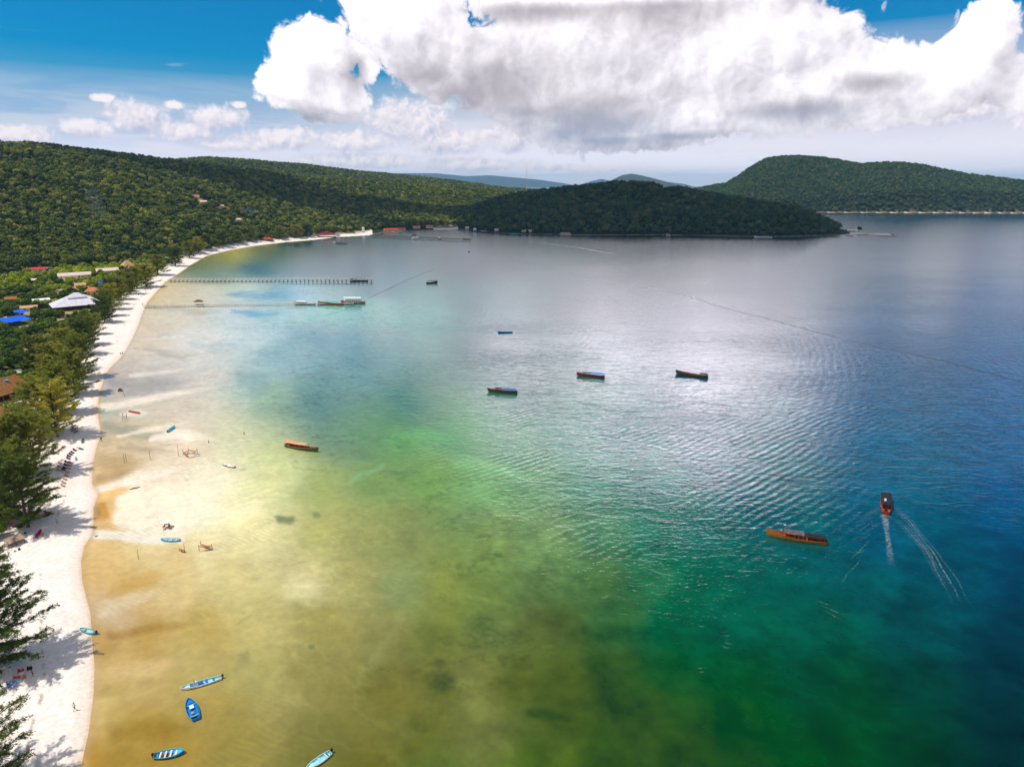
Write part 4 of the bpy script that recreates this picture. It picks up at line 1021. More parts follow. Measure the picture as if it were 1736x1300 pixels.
for (x, y, w_, lab) in [(657, 392, 16, 'leftmost red roofed house of the row at the foot of the far woods'), (668, 391.5, 18, 'middle red roofed house of the row at the foot of the far woods'), (681, 390, 16, 'rightmost red roofed house of the row at the foot of the far woods')]:
    H_('red_roofed_house', lab, 'house', x, y, w_, 8, R_(12), REDR, WALL, 3.0, 3.2, group='red roofed houses at the far shore')
H_('bungalow', 'terracotta roofed bungalow behind the small far beach', 'bungalow', 706, 387, 16, 8, R_(4), TERRA, WALL, 3.0, 2.6)
H_('bungalow', 'terracotta bungalow furthest right behind the small far beach', 'bungalow', 728, 386.5, 16, 8, R_(0), TERRA, WALL, 3.0, 2.6)
H_('shore_house', 'white shore house left of the village quay under the dark headland', 'house', 792, 389, 8, 6, R_(4), WHITE_P, WALL, 4.0, 2.0)
H_('shore_house', 'white shore house with a dark side at the foot of the dark headland', 'house', 842, 392, 9, 6, R_(2), WHITE_P, WALL, 3.4, 1.8)
H_('shore_house', 'low white shore hut between the quay and the pink houseboat', 'hut', 888, 393, 9, 6, R_(2), WHITE_P, WALL, 3.0, 1.6)
H_('shore_house', 'smallest white shore hut just left of the pink houseboat', 'hut', 899, 393.5, 6, 5, R_(2), WHITE_P, WALL, 3.0, 1.6)
H_('point_house', 'low white roofed house on the tip of the headland between its two trees', 'house', 1445, 393, 20, 8, R_(2), WHITE_P, WALL, 3.0, 1.6)
H_('hillside_house', 'orange roofed house in the cleared slope of the hillside', 'house', 327, 336, 12, 8, R_(10), TERRA, WALL, 3.2, 2.6)
H_('hillside_house', 'pale roofed house lower down the cleared slope of the hillside', 'house', 346, 345, 11, 7, R_(-12), PALE, WALL, 3.2, 2.2)
H_('hillside_house', 'sand coloured house on the cleared slope left of the blue tarpaulins', 'house', 374, 352, 12, 7, R_(6), THATCH, WALL, 3.2, 2.2)
H_('hillside_house', 'pale house on the bare strip below the blue tarpaulins on the hillside', 'house', 404, 375, 9, 6, R_(-6), PALE, WALL, 3.0, 2.0)

def tarp(label, px, py, w, d, rz, m=BLUE_T, h=3.6, z=None, seed=0, group='blue tarpaulins among the trees'):
    """a creased sheet with thickness pulled over a frame of poles"""
    p = on_land(px, py); rng = np.random.default_rng(seed)
    rz -= math.atan2(p.x, p.y)
    t = thing('tarpaulin', label, 'tarpaulin', p, rz, group)
    n = 9; mb = MB(); up = []; lo = []
    hh = h + 0.35 * rng.normal(size=(n, n)) * 0.35
    for i in range(n):
        for j in range(n):
            x = (i / (n - 1) - 0.5) * w; y = (j / (n - 1) - 0.5) * d
            z_ = hh[i, j] + (1 - abs(j / (n - 1) - 0.5) * 2) * min(1.6, d * 0.16)
            up.append((x + rng.normal() * 0.08, y + rng.normal() * 0.08, z_))
    lo = [(a, b_, c_ - 0.03) for a, b_, c_ in up]
    fs = []
    for i in range(n - 1):
        for j in range(n - 1):
            a = i * n + j; fs.append((a, a + n, a + n + 1, a + 1)); fs.append(tuple(k + n * n for k in (a + 1, a + n + 1, a + n, a)))
    rim = [i * n for i in range(n)] + [(n - 1) * n + j for j in range(1, n)] + [i * n + n - 1 for i in range(n - 2, -1, -1)] + [j for j in range(n - 2, 0, -1)]
    for a, b_ in zip(rim, rim[1:] + rim[:1]): fs.append((b_, a, a + n * n, b_ + n * n))
    mb.add(up + lo, fs); mb.obj('sheet', m, t)
    for sx_ in (-1, 1):
        for sy_ in (-1, 1):
            q_ = MB(); q_.tube([(sx_ * w * 0.46, sy_ * d * 0.46, -0.5), (sx_ * w * 0.46, sy_ * d * 0.46, h)], 0.07, 6); q_.obj('pole', TIMBER, t)
    KEEP.append((p.x, p.y, max(w, d) * 0.62, w, d))
    return t
tarp('largest blue tarpaulin, at the left edge among dark trees', 20, 550, 17, 22, R_(25), seed=1)
tarp('blue tarpaulin joined to the top right corner of the largest one', 31, 537, 8, 14, R_(40), seed=2)
tarp('blue tarpaulin left of the smaller ones behind the beach casuarinas', 177, 485, 9, 14, R_(-6), seed=3)
tarp('blue tarpaulin stretched between the other two behind the beach casuarinas', 192, 481, 12, 8, R_(2), seed=4)
tarp('small bright blue tarpaulin nearest the big dark casuarina', 206, 474, 9, 8, R_(4), seed=5)
tarp('turquoise sheet on the slope of the thatched hall at the left edge', -2, 676, 9, 6, R_(15), TURQ, 8.6, seed=6, group='turquoise sheet')
tarp('highest blue tarpaulin on the wooded hillside', 405, 359, 13, 13, R_(0), h=6, seed=7)
tarp('blue tarpaulin with a pale corner on the right of the highest one', 421, 361, 13, 10, R_(0), h=6, seed=8)
tarp('small blue tarpaulin lower down, below the pale cornered one', 428, 366, 10, 8, R_(0), h=6, seed=9)
tarp('blue tarpaulin just above the red roofed beach kiosk', 465, 388, 16, 9, R_(0), h=7, seed=10)

# ---- village trees: the ones that show largest, each a tree of its own
def keep_free(x, y, extra=0.0):
    for (kx, ky, kr, a, b_) in KEEP:
        # free the ground of the building and a sight line on the side that faces the bay
        dx, dy = x - kx, y - ky
        if dx * dx + dy * dy < (kr + extra) ** 2: return True
        r = math.hypot(kx, ky); ux, uy = -kx / r, -ky / r
        s_ = dx * ux + dy * uy
        if 0 < s_ < kr + 13 and abs(dx * uy - dy * ux) < kr * 0.85 + extra: return True
    return False
def village_zone(X, Y, d):
    return d > 26
X, Y = scatter(5.6, math.radians(-43.5), math.radians(-10), 170, 1250, 90)
z, d, di, hh = terrain(X, Y)
m = (d > 24) & (hh < 2.5)
X, Y, z, d = X[m], Y[m], z[m], d[m]
rng = np.random.default_rng(5)
dens = fbm(X / 22, Y / 22, 3, 61)
u_, v_ = to_px(X, Y, z + 4)
m = (dens > 0.40) & np.array([not keep_free(a, b_, 2.0) for a, b_ in zip(X, Y)])
X, Y, z, d, u_, v_ = X[m], Y[m], z[m], d[m], u_[m], v_[m]
bright = (fbm(X / 30, Y / 45, 3, 71) + 0.16 * ((v_ > 430) & (v_ < 495)) - 0.10 * (v_ > 500) > 0.50)
rad = rng.uniform(0.55, 1.15, len(X))
show = np.where((u_ > -15) & (u_ < 1750), rad / np.hypot(X, Y), 0)
order = np.argsort(-show)
picked = set(order[:300].tolist())
TL = {(0, 0): 'dark green broadleaf tree in the village, below the white pavilion', (0, 1): 'dark green broadleaf tree in the village, level with or above the white pavilion',
      (1, 0): 'yellow green broadleaf tree in the village, below the white pavilion', (1, 1): 'bright yellow green tree in the village around the long pale roofed houses'}
MARKS = [(133, 515, 'the white two tier pavilion'), (127, 468, 'the long pinkish roofed house'), (185, 460, 'the second long pale house'), (217, 457, 'the pointed thatched house'), (66, 456, 'the orange red roof'),
         (20, 545, 'the largest blue tarpaulin'), (190, 480, 'the small blue tarpaulins'), (64, 578, 'the beige bungalow'), (14, 665, 'the large thatched hall'), (53, 478, 'the small pale bungalow'),
         (158, 495, 'the right terracotta roof'), (136, 485, 'the beige bungalow roof'), (70, 510, 'the flat white roof'), (20, 508, 'the grey roofed hut'), (-2, 712, 'the round thatched hut'), (60, 600, 'the lower pale bungalow'), (110, 440, 'the foot of the wooded hill')]
def tree_label(br, s, u, v):
    mk = min(MARKS, key=lambda m_: (m_[0] - u) ** 2 + ((m_[1] - v) * 2) ** 2)
    dx, dy = u - mk[0], (v - mk[1]) * 2
    a = math.degrees(math.atan2(-dy, dx)) % 360
    side = ('right of', 'up right of', 'above', 'up left of', 'left of', 'down left of', 'below', 'down right of')[int((a + 22.5) // 45) % 8]
    q = math.hypot(dx, dy); near = 'close' if q < 20 else 'slightly' if q < 38 else 'some way' if q < 62 else 'far'
    return '%s %s broadleaf tree %s %s %s' % ('small' if s < 0.72 else 'large' if s > 0.98 else 'middling', 'yellow green' if br else 'dark green', near, side, mk[2].replace('the long ', 'the ').replace('the second long ', 'the second '))
for i in sorted(picked):
    br = bool(bright[i]); up_ = v_[i] < 505
    s = float(rad[i]) * (0.85 if br else 1.0)
    tree_pair('broadleaf_tree', tree_label(br, s, u_[i], v_[i]), 'tree', 'broadleaf trees of the village', TRUNKS[i % 3], (PROTO_B if br else PROTO_V)[i % (3 if br else 4)],
              (X[i], Y[i], z[i] - 0.3 - 1.2 * s), rng.uniform(0, 6.28), s, float(rng.uniform()))
rest = np.array([i for i in range(len(X)) if i not in picked])
print('village trees', len(X), 'rest', len(rest))
for nm, msk, pr in (('village_trees', ~bright[rest], PROTO_F), ('bright_village_trees', bright[rest], [crown_mesh('crown', LM_BRIGHT, 180 + i, 3.8, 4.2, 11, 26, 0.6, False, 4.5) for i in range(3)])):
    j = rest[msk]; n = len(j)
    wood_object(nm, np.stack([X[j], Y[j], z[j] - 2.0], -1), rad[j] * 0.95, rng.uniform(0, 6.28, n), rng.integers(0, len(pr), n), rng.uniform(0, 0.999, n), pr)
# bushes and creepers of the village ground
X, Y = scatter(3.4, math.radians(-43.5), math.radians(-10), 150, 1150, 95)
z, d, di, hh = terrain(X, Y)
m = (d > 27) & (hh < 2.5) & (fbm(X / 16, Y / 16, 3, 63) > 0.45)
X, Y, z = X[m], Y[m], z[m]; m = np.array([not keep_free(a, b_, -1.0) for a, b_ in zip(X, Y)]); X, Y, z = X[m], Y[m], z[m]; n = len(X)
PROTO_S = [crown_mesh('crown', LM_VIL, 200 + i, 3.0, 3.0, 8, 24, 0.6, True, 0.6) for i in range(3)]
wood_object('undergrowth', np.stack([X, Y, z - 0.3], -1), rng.uniform(0.3, 0.75, n), rng.uniform(0, 6.28, n), rng.integers(0, 3, n), rng.uniform(0, 0.999, n), PROTO_S)
# single trees and bushes that stand apart
def lone(name, label, px, py, s, protos, k, tint, cat='tree', group=None):
    p = on_land(px, py); return tree_pair(name, label, cat, group, TRUNKS[k % 3], protos[k % len(protos)], (p.x, p.y, p.z - 0.5), k * 1.3, s, tint)
lone('bush', 'dark round bush at the left edge under the tall olive casuarina', 7, 884, 0.42, PROTO_V, 1, 0.02, 'bush')
lone('broadleaf_tree', 'broad dark tree on the tip of the headland, left of the white roofed house', 1420, 392, 2.2, PROTO_V, 2, 0.4)
lone('umbrella_tree', 'flat topped tree standing alone on the rocks at the end of the headland', 1456, 393.5, 1.5, PROTO_V, 0, 0.1)

# ------------------------------------------------------------------ boats
def boat_mat(name, c, rough=0.45): return mat(name, c, rough, 0.4, nscale=1.2, var=0.10)
def hull_rings(L, B, Fb, sheer=0.35, rake=0.12, transom=0.55, n=15, inset=0.0, zb=-0.25, keel=0.0, fine=2.3):
    """sections from the stern (x = -L/2) to the bow (x = +L/2)"""
    rings = []
    for i in range(n):
        t = i / (n - 1); x = -L / 2 + L * t
        w = B / 2 * (transom + (1 - transom) * math.sin(min(1, t / 0.45) * math.pi / 2)) if t < 0.45 else B / 2 * (1 - ((t - 0.45) / 0.55) ** fine) ** (0.75 if fine > 2 else 0.95)
        w = max(w - inset, 0.015)
        zt = Fb + Fb * sheer * (max(0, (t - 0.35) / 0.65) ** 2 * 1.6 + max(0, (0.3 - t) / 0.3) ** 2 * 0.35)
        zb_ = zb + max(0, (t - 0.82) / 0.18) ** 2 * (Fb * 0.55)
        xo = rake * L * max(0, (t - 0.75) / 0.25) ** 2 * 0.0
        zb2 = zb_ + inset
        zt2 = zt - inset * 0.0
        rings.append([(x - rake * Fb * t * 0, -w, zt2), (x, -w * 0.93, zt2 * 0.5 + zb2 * 0.5), (x - rake * L * max(0, t - 0.8), -w * 0.55, zb2), (x - rake * L * max(0, t - 0.8), 0, zb2 - 0.06),
                      (x - rake * L * max(0, t - 0.8), w * 0.55, zb2), (x, w * 0.93, zt2 * 0.5 + zb2 * 0.5), (x, w, zt2)])
    return rings
def make_hull(t, L, B, Fb, hm, im, gm, **k):
    o = hull_rings(L, B, Fb, **k); i_ = hull_rings(L * 0.985, B, Fb, inset=0.09 if B > 1.2 else 0.06, **k)
    m1 = MB(); m1.loft(o, capa=True); m1.obj('hull', hm, t, smooth=False)
    m2 = MB(); m2.loft([r[::-1] for r in i_], capa=True); m2.obj('inner_hull', im, t)
    g_ = MB()
    for s_ in (0, 6):
        g_.tube([r[s_] for r in o], 0.07 if B > 1.6 else 0.045, 5)
    g_.obj('gunwale', gm, t)
    return o, i_
def put_boat(t, bow, stern, z=0.0):
    a = at(*bow); b_ = at(*stern); c = (a + b_) / 2
    t.location = (c.x, c.y, z); t.rotation_euler = (0, 0, math.atan2(a.y - b_.y, a.x - b_.x))
def blen(bow, stern): return (at(*bow) - at(*stern)).length
TAN = mat('tan_canvas', (206, 158, 118), 0.8, 0.1, nscale=0.8, var=0.12)
BLUEC = mat('blue_canvas', (24, 92, 176), 0.7, 0.2, nscale=0.8, var=0.12)
BRBLUE = mat('bright_blue_canvas', (30, 110, 214), 0.7, 0.2, nscale=0.8, var=0.1)
BLACKC = mat('black_canvas', (34, 34, 40), 0.7, 0.2, nscale=0.8, var=0.2)
GREYC = mat('grey_slatted_canvas', (96, 84, 84), 0.7, 0.2, nscale=1.5, var=0.25)
TEALC = mat('teal_canvas', (70, 160, 150), 0.7, 0.2, nscale=0.8, var=0.1)
GREEN_H = boat_mat('green_hull', (10, 96, 66)); DGREEN_H = boat_mat('dark_green_hull', (38, 84, 62)); REDB = boat_mat('red_boat_paint', (150, 52, 36)); ORANGE = boat_mat('orange_boat_paint', (196, 96, 50))
YELL = boat_mat('ochre_boat_paint', (168, 120, 34)); LBLUE = boat_mat('light_blue_boat_paint', (60, 176, 222)); MBLUE = boat_mat('blue_boat_paint', (10, 120, 196)); TEAL = boat_mat('teal_boat_paint', (70, 168, 176))
PBLUE = boat_mat('pale_blue_boat_paint', (150, 214, 226)); WHITEB = boat_mat('white_boat_paint', (236, 236, 232)); DECK = mat('deck_boards', (190, 92, 52), 0.7, 0.2, nscale=2, var=0.2); DARKB = boat_mat('dark_boat_paint', (58, 40, 34))
MOTOR = mat('motor_black', (24, 24, 28), 0.35, 0.5); BROWNB = boat_mat('brown_boat_paint', (120, 60, 40))

def canopy(t, x0, x1, w, z, m, postm, camber=0.18, nposts=4, sag=0.0, th=0.05, zend=None):
    n = 8; mm = 7; up = []; z1 = z if zend is None else zend
    for i in range(n):
        s_ = i / (n - 1); x = x0 + (x1 - x0) * s_; row = []
        for j in range(mm):
            y = (j / (mm - 1) - 0.5) * w
            row.append((x, y, z + (z1 - z) * s_ + camber * (1 - (2 * j / (mm - 1) - 1) ** 2) + sag * (2 * s_ - 1) ** 2))
        up.append(row)
    c = MB(); c.loft(up); c.loft([[(a, b_, e - th) for a, b_, e in r][::-1] for r in up])
    for side in (0, mm - 1):
        c.loft([[r[side] for r in up], [(r[side][0], r[side][1], r[side][2] - th) for r in up]])
    for e_ in (0, n - 1): c.loft([up[e_], [(a, b_, q_ - th) for a, b_, q_ in up[e_]]])
    c.obj('canopy', m, t)
    for i in range(nposts):
        s_ = (i + 0.12) / (nposts - 0.76) if nposts > 1 else 0.5
        x = x0 + (x1 - x0) * min(s_, 0.98)
        for sy in (-1, 1):
            p = MB(); p.box((x, sy * w * 0.46, (z + (z1 - z) * s_) / 2 + 0.12), (0.08, 0.08, z + (z1 - z) * s_ - 0.2)); p.obj('canopy_post', postm, t)
def bench(t, x, w, z, m, d=0.32, name='bench'):
    b_ = MB(); b_.box((x, 0, z), (d, w, 0.06)); return b_.obj(name, m, t)
def deck(t, x0, x1, rings, z, m, L, name='deck', shrink=0.93):
    n = len(rings); row0 = []; row1 = []
    for k in range(9):
        x = x0 + (x1 - x0) * k / 8; s_ = (x + L / 2) / L * (n - 1); i = min(max(int(s_), 0), n - 2); f = s_ - i
        w = (rings[i][6][1] * (1 - f) + rings[i + 1][6][1] * f) * shrink
        row0.append((x, -w, z)); row1.append((x, w, z))
    b_ = MB(); b_.loft([row0, row1]); b_.loft([[(a, c, e - 0.06) for a, c, e in row1], [(a, c, e - 0.06) for a, c, e in row0]])
    return b_.obj(name, m, t)
def outboard(t, x, z, y=0.0, s=1.0):
    root = MB(); root.box((x - 0.22 * s, y, z + 0.32 * s), (0.42 * s, 0.34 * s, 0.42 * s), taper=0.8); o = root.obj('outboard_motor', MOTOR, t)
    l_ = MB(); l_.box((x - 0.28 * s, y, z - 0.25 * s), (0.14 * s, 0.10 * s, 0.8 * s)); l_.obj('motor_leg', MOTOR, o)
    h_ = MB(); h_.tube([(x, y, z + 0.35 * s), (x + 0.55 * s, y + 0.05, z + 0.45 * s)], 0.025, 5); h_.obj('tiller', MOTOR, o)
def stem(t, L, Fb, m, h=0.9):
    s_ = MB(); s_.tube([(L / 2 - 0.5, 0, Fb * 0.4), (L / 2 + 0.02, 0, Fb * 1.55), (L / 2 + 0.22, 0, Fb * 1.55 + h * 0.4)], [0.09, 0.08, 0.05], 6); s_.obj('stem_post', m, t)
def person(*a, **k): pass

def tour_boat(label, bow, stern, hm, gm, canm, can=(-0.45, 0.2), can2=None, B=None, Fb=0.95, deckm=None, ch=2.3, cab=False, camber=0.2, sag=0.0, zend=None, flag=False, posts=5, group='wooden tour boats on the bay', beamk=0.17, motor=True):
    L = blen(bow, stern); B = B or max(1.7, L * beamk)
    t = thing('tour_boat', label, 'boat', group=group); put_boat(t, bow, stern)
    o, i_ = make_hull(t, L, B, Fb, hm, deckm or DECK, gm, sheer=0.75, transom=0.60, zb=-0.3, fine=1.55)
    deck(t, -L * 0.47, L * 0.46, o, Fb * 0.42, deckm or DECK, L)
    deck(t, L * 0.28, L * 0.46, o, Fb * 1.02, gm, L, 'fore_deck', 0.9)
    stem(t, L, Fb, gm)
    canopy(t, L * can[0], L * can[1], B * 0.98, ch, canm, gm, camber, posts, sag, zend=zend)
    if can2: canopy(t, L * can2[0], L * can2[1], B * 0.9, can2[3] if len(can2) > 3 else ch * 0.9, can2[2], gm, camber * 0.6, 2)
    for k in range(3): bench(t, L * (can[0] + (can[1] - can[0]) * (0.25 + 0.27 * k)), B * 0.8, Fb * 0.42 + 0.4, deckm or DECK)
    e = MB(); e.box((-L * 0.36, 0, Fb * 0.42 + 0.4), (L * 0.07, B * 0.3, 0.7), taper=0.85); e.obj('engine_box', DARKB, t)
    if motor:
        r = MB(); r.tube([(-L * 0.47, 0, Fb * 1.1), (-L * 0.52, 0, Fb * 0.3), (-L * 0.54, 0, -0.4)], 0.05, 5); r.obj('rudder_shaft', MOTOR, t)
    rp = MB()
    for sy in (-1, 1): rp.tube([(L * 0.3, sy * B * 0.30, Fb * 1.3), (L * 0.3, sy * B * 0.30, Fb * 1.3 + 0.3)], 0.05, 5)
    rp.obj('bollard', gm, t)
    if flag:
        f = MB(); f.tube([(L * can[1] + 0.3, 0.2, Fb * 0.4), (L * can[1] + 0.3, 0.2, 4.6)], 0.04, 5); fp = f.obj('flag_pole', DTIMB, t)
        f = MB(); f.box((L * can[1] - 0.05, 0.2, 4.35), (0.65, 0.03, 0.4)); f.obj('flag', WHITEB, fp)
    return t
tour_boat('green wooden boat with a long tan curved roof, over the pale green shallows', (540.5, 767), (485, 757), GREEN_H, ORANGE, TAN, (-0.5, 0.16), B=2.6, Fb=1.05, camber=0.22, sag=0.35, ch=2.35, posts=5)
tour_boat('long ochre and orange boat with a slatted canopy and a flag pole, right of centre', (1298, 907), (1402, 923), YELL, ORANGE, GREYC, (-0.12, 0.21), (-0.48, -0.14, BLACKC, 2.2), B=3.2, Fb=1.0, ch=2.35, flag=True, posts=5)
tb = tour_boat('red boat with a black roof under way, drawing a white wake', (1501, 842), (1501.5, 873), REDB, REDB, BLACKC, (-0.30, 0.36), B=3.3, Fb=1.0, ch=2.2, posts=6)
c_ = MB(); c_.box((-1.6, 0.4, 2.75), (1.0, 0.7, 0.5), taper=0.7); c_.obj('roof_bundle', WHITEB, tb)
tour_boat('dark green boat with a blue canopy aft, nearest of three moored in a row', (826.5, 664), (877, 667), DGREEN_H, REDB, BLUEC, (-0.46, -0.02), (0.0, 0.24, BLACKC, 2.2), Fb=0.95, ch=2.1, B=2.6)
tour_boat('red brown boat with a bright blue canopy, middle of three moored in a row', (977.5, 637), (1025, 641), BROWNB, REDB, BRBLUE, (-0.5, 0.0), (0.0, 0.28, BLACKC, 2.3), Fb=1.0, ch=2.3, B=2.7)
tour_boat('green boat with a red deck and small dark stern canopy, right of the row', (1145, 634), (1200, 641), DGREEN_H, REDB, BLACKC, (-0.48, -0.26), Fb=1.15, ch=2.2, B=2.8, deckm=REDB, posts=2)
tour_boat('dark canopied boat lying alone beyond the end of the long jetty', (742, 480), (723, 481), DARKB, BROWNB, BLACKC, (-0.4, 0.38), Fb=1.2, ch=2.8, B=3.4, posts=3)
tour_boat('white and yellow boat at the end of the near jetty, leftmost of three', (496, 516), (534, 517), WHITEB, YELL, WHITEB, (-0.1, 0.3), Fb=1.3, ch=3.0, B=4.4, deckm=WHITEB, group='boats alongside the near jetty', posts=4)
tour_boat('orange hulled boat with a teal canopy, middle boat at the end of the near jetty', (539, 516), (581, 518), ORANGE, ORANGE, TEALC, (-0.42, 0.24), Fb=1.3, ch=3.0, B=4.6, group='boats alongside the near jetty', posts=4)
fb = tour_boat('largest boat at the near jetty, a tall white cabin on an orange hull', (578, 515), (619, 515), ORANGE, ORANGE, WHITEB, (-0.35, 0.36), Fb=1.4, ch=5.4, B=5.4, camber=0.35, group='boats alongside the near jetty', posts=6)
Lf = blen((578, 515), (619, 515))
c_ = MB(); c_.box((0, 0, 2.2), (Lf * 0.66, 4.2, 1.9)); cb = c_.obj('cabin', WHITEB, fb)
for k in range(7):
    w_ = MB(); w_.box((-Lf * 0.28 + k * Lf * 0.093, 2.12, 2.4), (1.4, 0.05, 0.8)); w_.obj('window', GLASSM, cb)
    w_ = MB(); w_.box((-Lf * 0.28 + k * Lf * 0.093, -2.12, 2.4), (1.4, 0.05, 0.8)); w_.obj('window', GLASSM, cb)
c_ = MB(); c_.box((0, 0, 3.25), (Lf * 0.70, 4.9, 0.14)); c_.obj('upper_deck', WHITEB, fb)
tour_boat('dark boat with a low shelter lying against the outer end of the long jetty', (594, 476.5), (624, 476.5), DARKB, BROWNB, DARKB, (-0.35, 0.3), Fb=1.3, ch=2.8, B=3.8, group='boats alongside the long jetty', posts=4, deckm=DARKB)
tour_boat('red and white boat moored off the dark red pavilion', (565, 413), (590, 413.5), WHITEB, REDB, DRED, (-0.4, 0.3), Fb=1.6, ch=3.4, B=6, posts=4, group='boats near the far shore')
tour_boat('white boat alongside the furthest jetty', (698, 405.5), (711, 406), WHITEB, WHITEB, WHITEB, (-0.4, 0.3), Fb=1.6, ch=3.6, B=5.5, posts=4, group='boats near the far shore')
tour_boat('small white boat near the outer end of the furthest jetty', (741, 405.5), (748, 405.7), WHITEB, DGREEN_H, WHITEB, (-0.4, 0.3), Fb=1.4, ch=3.2, B=3.6, posts=3, group='boats near the far shore')
tour_boat('white boat with a dark canopy by the village quay under the headland', (813, 394), (827, 394.8), DARKB, WHITEB, WHITEB, (-0.4, 0.3), Fb=1.6, ch=3.4, B=5, posts=4, group='boats near the far shore')
tour_boat('turquoise boat off the village quay', (864, 398), (878, 398.5), LBLUE, LBLUE, LBLUE, (-0.35, 0.2), Fb=1.5, ch=3.0, B=4, posts=3, deckm=TEAL, group='boats near the far shore')
tour_boat('small white boat lying close under the middle of the headland', (1129, 399.5), (1136, 400), WHITEB, WHITEB, WHITEB, (-0.4, 0.3), Fb=1.6, ch=4.2, B=4, posts=3, group='boats near the far shore')
tour_boat('long low white boat close under the right end of the headland', (1278, 403), (1309, 403.5), WHITEB, WHITEB, WHITEB, (-0.3, 0.1), Fb=1.7, ch=3.2, B=6, posts=3, deckm=WHITEB, group='boats near the far shore')
hb = tour_boat('pinkish houseboat with a long cabin under the left part of the headland', (949, 398.5), (968, 399), PALE, PALE, PALE, (-0.45, 0.4), Fb=1.6, ch=5.2, B=8, posts=4, deckm=PALE, group='boats near the far shore')
c_ = MB(); c_.box((0, 0, 2.6), (blen((949, 398.5), (968, 399)) * 0.8, 5.5, 3.6)); c_.obj('cabin', PALE, hb)

def small_boat(label, bow, stern, hm, im, gm, B=None, Fb=0.42, benches=3, motor=True, console=False, bench_m=None, dark=0, transom=0.62, ndeck=True, group='small boats in the shallows', benchw=0.3, z=0.0):
    L = blen(bow, stern); B = B or L * 0.3
    t = thing('small_boat', label, 'boat', group=group); put_boat(t, bow, stern, z)
    o, i_ = make_hull(t, L, B, Fb, hm, im, gm, sheer=0.35, transom=transom, zb=-0.16)
    deck(t, -L * 0.46, L * 0.30, o, 0.06, im, L, 'floor', 0.86)
    if ndeck: deck(t, L * 0.26, L * 0.47, o, Fb * 0.98, im, L, 'fore_deck', 0.9)
    for k in range(benches): bench(t, L * (-0.30 + 0.52 * k / max(1, benches - 1)), B * 0.84, Fb * 0.72, bench_m or im, benchw)
    if motor: outboard(t, -L / 2, Fb)
    if console:
        c_ = MB(); c_.box((L * 0.14, 0, Fb + 0.25), (0.7, 0.62, 0.9), taper=0.8); co = c_.obj('console', WHITEB, t)
        c_ = MB(); c_.box((L * 0.14 + 0.2, 0, Fb + 1.0), (0.06, 0.56, 0.35)); c_.obj('windscreen', GLASSM, co)
    for k in range(dark):
        c_ = MB(); c_.box((L * (-0.34 + 0.11 * k), 0.05 * (-1) ** k, 0.22), (0.34, B * 0.42, 0.26), rz=0.2 * k); c_.obj('cargo', DARKB if k % 2 == 0 else BROWNB, t)
    return t
sb = small_boat('long narrow white and pale blue motor longboat with a white console', (305.5, 1171), (376, 1150), WHITEB, PBLUE, WHITEB, B=1.6, Fb=0.5, benches=4, console=True, bench_m=MBLUE)
c_ = MB(); c_.box((0.1, 0.1, 0.45), (1.0, 0.7, 0.22), rz=0.2); c_.obj('folded_tarpaulin', BLUEC, sb)
sb = small_boat('stubby deep blue boat pointing away, with a white panel inside', (320, 1188), (333, 1222), MBLUE, MBLUE, MBLUE, B=2.15, Fb=0.5, benches=2, bench_m=LBLUE, motor=False, dark=1)
c_ = MB(); c_.box((0.6, 0, 0.56), (1.0, 0.8, 0.05)); c_.obj('white_panel', WHITEB, sb)
c_ = MB(); c_.box((-1.2, 0.2, 0.35), (0.5, 0.5, 0.4)); c_.obj('fish_crate', TAN, sb)
small_boat('turquoise blue boat with dark bench gaps and an outboard at the bottom edge', (313, 1276), (262, 1284), MBLUE, LBLUE, TEAL, B=1.95, Fb=0.5, benches=4, dark=4, bench_m=PALE)
small_boat('white boat cut off by the bottom edge, its motor end pointing up the picture', (520, 1306), (561, 1277), WHITEB, PBLUE, WHITEB, B=1.6, Fb=0.45, benches=3, dark=1)
small_boat('teal dinghy with a black outboard pulled up on the waterline', (136.5, 1069), (163, 1075), TEAL, PBLUE, TEAL, B=1.35, Fb=0.45, benches=2, bench_m=TAN, z=0.08)
small_boat('sky blue open boat lying beside the dry sandbar', (273, 917), (305.5, 917), LBLUE, PBLUE, MBLUE, B=1.4, Fb=0.5, benches=3, motor=False, bench_m=WHITEB)
small_boat('white boat with a grey hull side afloat on the pale green shallows', (377, 788), (398.5, 793), DARKB, WHITEB, WHITEB, B=1.5, Fb=0.5, benches=2, motor=False, bench_m=WHITEB)
small_boat('small light blue boat with a motor by the rounded pale bar', (297, 724), (284.5, 733), LBLUE, LBLUE, LBLUE, B=1.5, Fb=0.5, benches=2)
small_boat('orange rowing boat afloat beside the swing frame', (238, 702), (219, 698), ORANGE, ORANGE, REDB, B=1.3, Fb=0.5, benches=2, motor=False)
small_boat('white canoe lying at the foot of the hammock frame', (339, 772), (320, 777), WHITEB, WHITEB, WHITEB, B=0.8, Fb=0.3, benches=1, motor=False, transom=0.3)
small_boat('thin blue boat with upturned ends alone in open water', (844, 564.5), (869, 564), MBLUE, LBLUE, MBLUE, B=1.6, Fb=0.75, benches=2, motor=False, transom=0.25, group='small boats on the bay')
small_boat('low dark boat lying at the outer end of the furthest dark jetty', (785, 406), (798, 406.6), DARKB, DARKB, DARKB, B=3, Fb=1.2, benches=2, motor=False, group='boats near the far shore')
small_boat('tiny motor boat far out at the head of a faint wake', (793, 427), (796.5, 427.6), DARKB, DARKB, WHITEB, B=1.8, Fb=0.9, benches=1, motor=True, group='small boats on the bay')

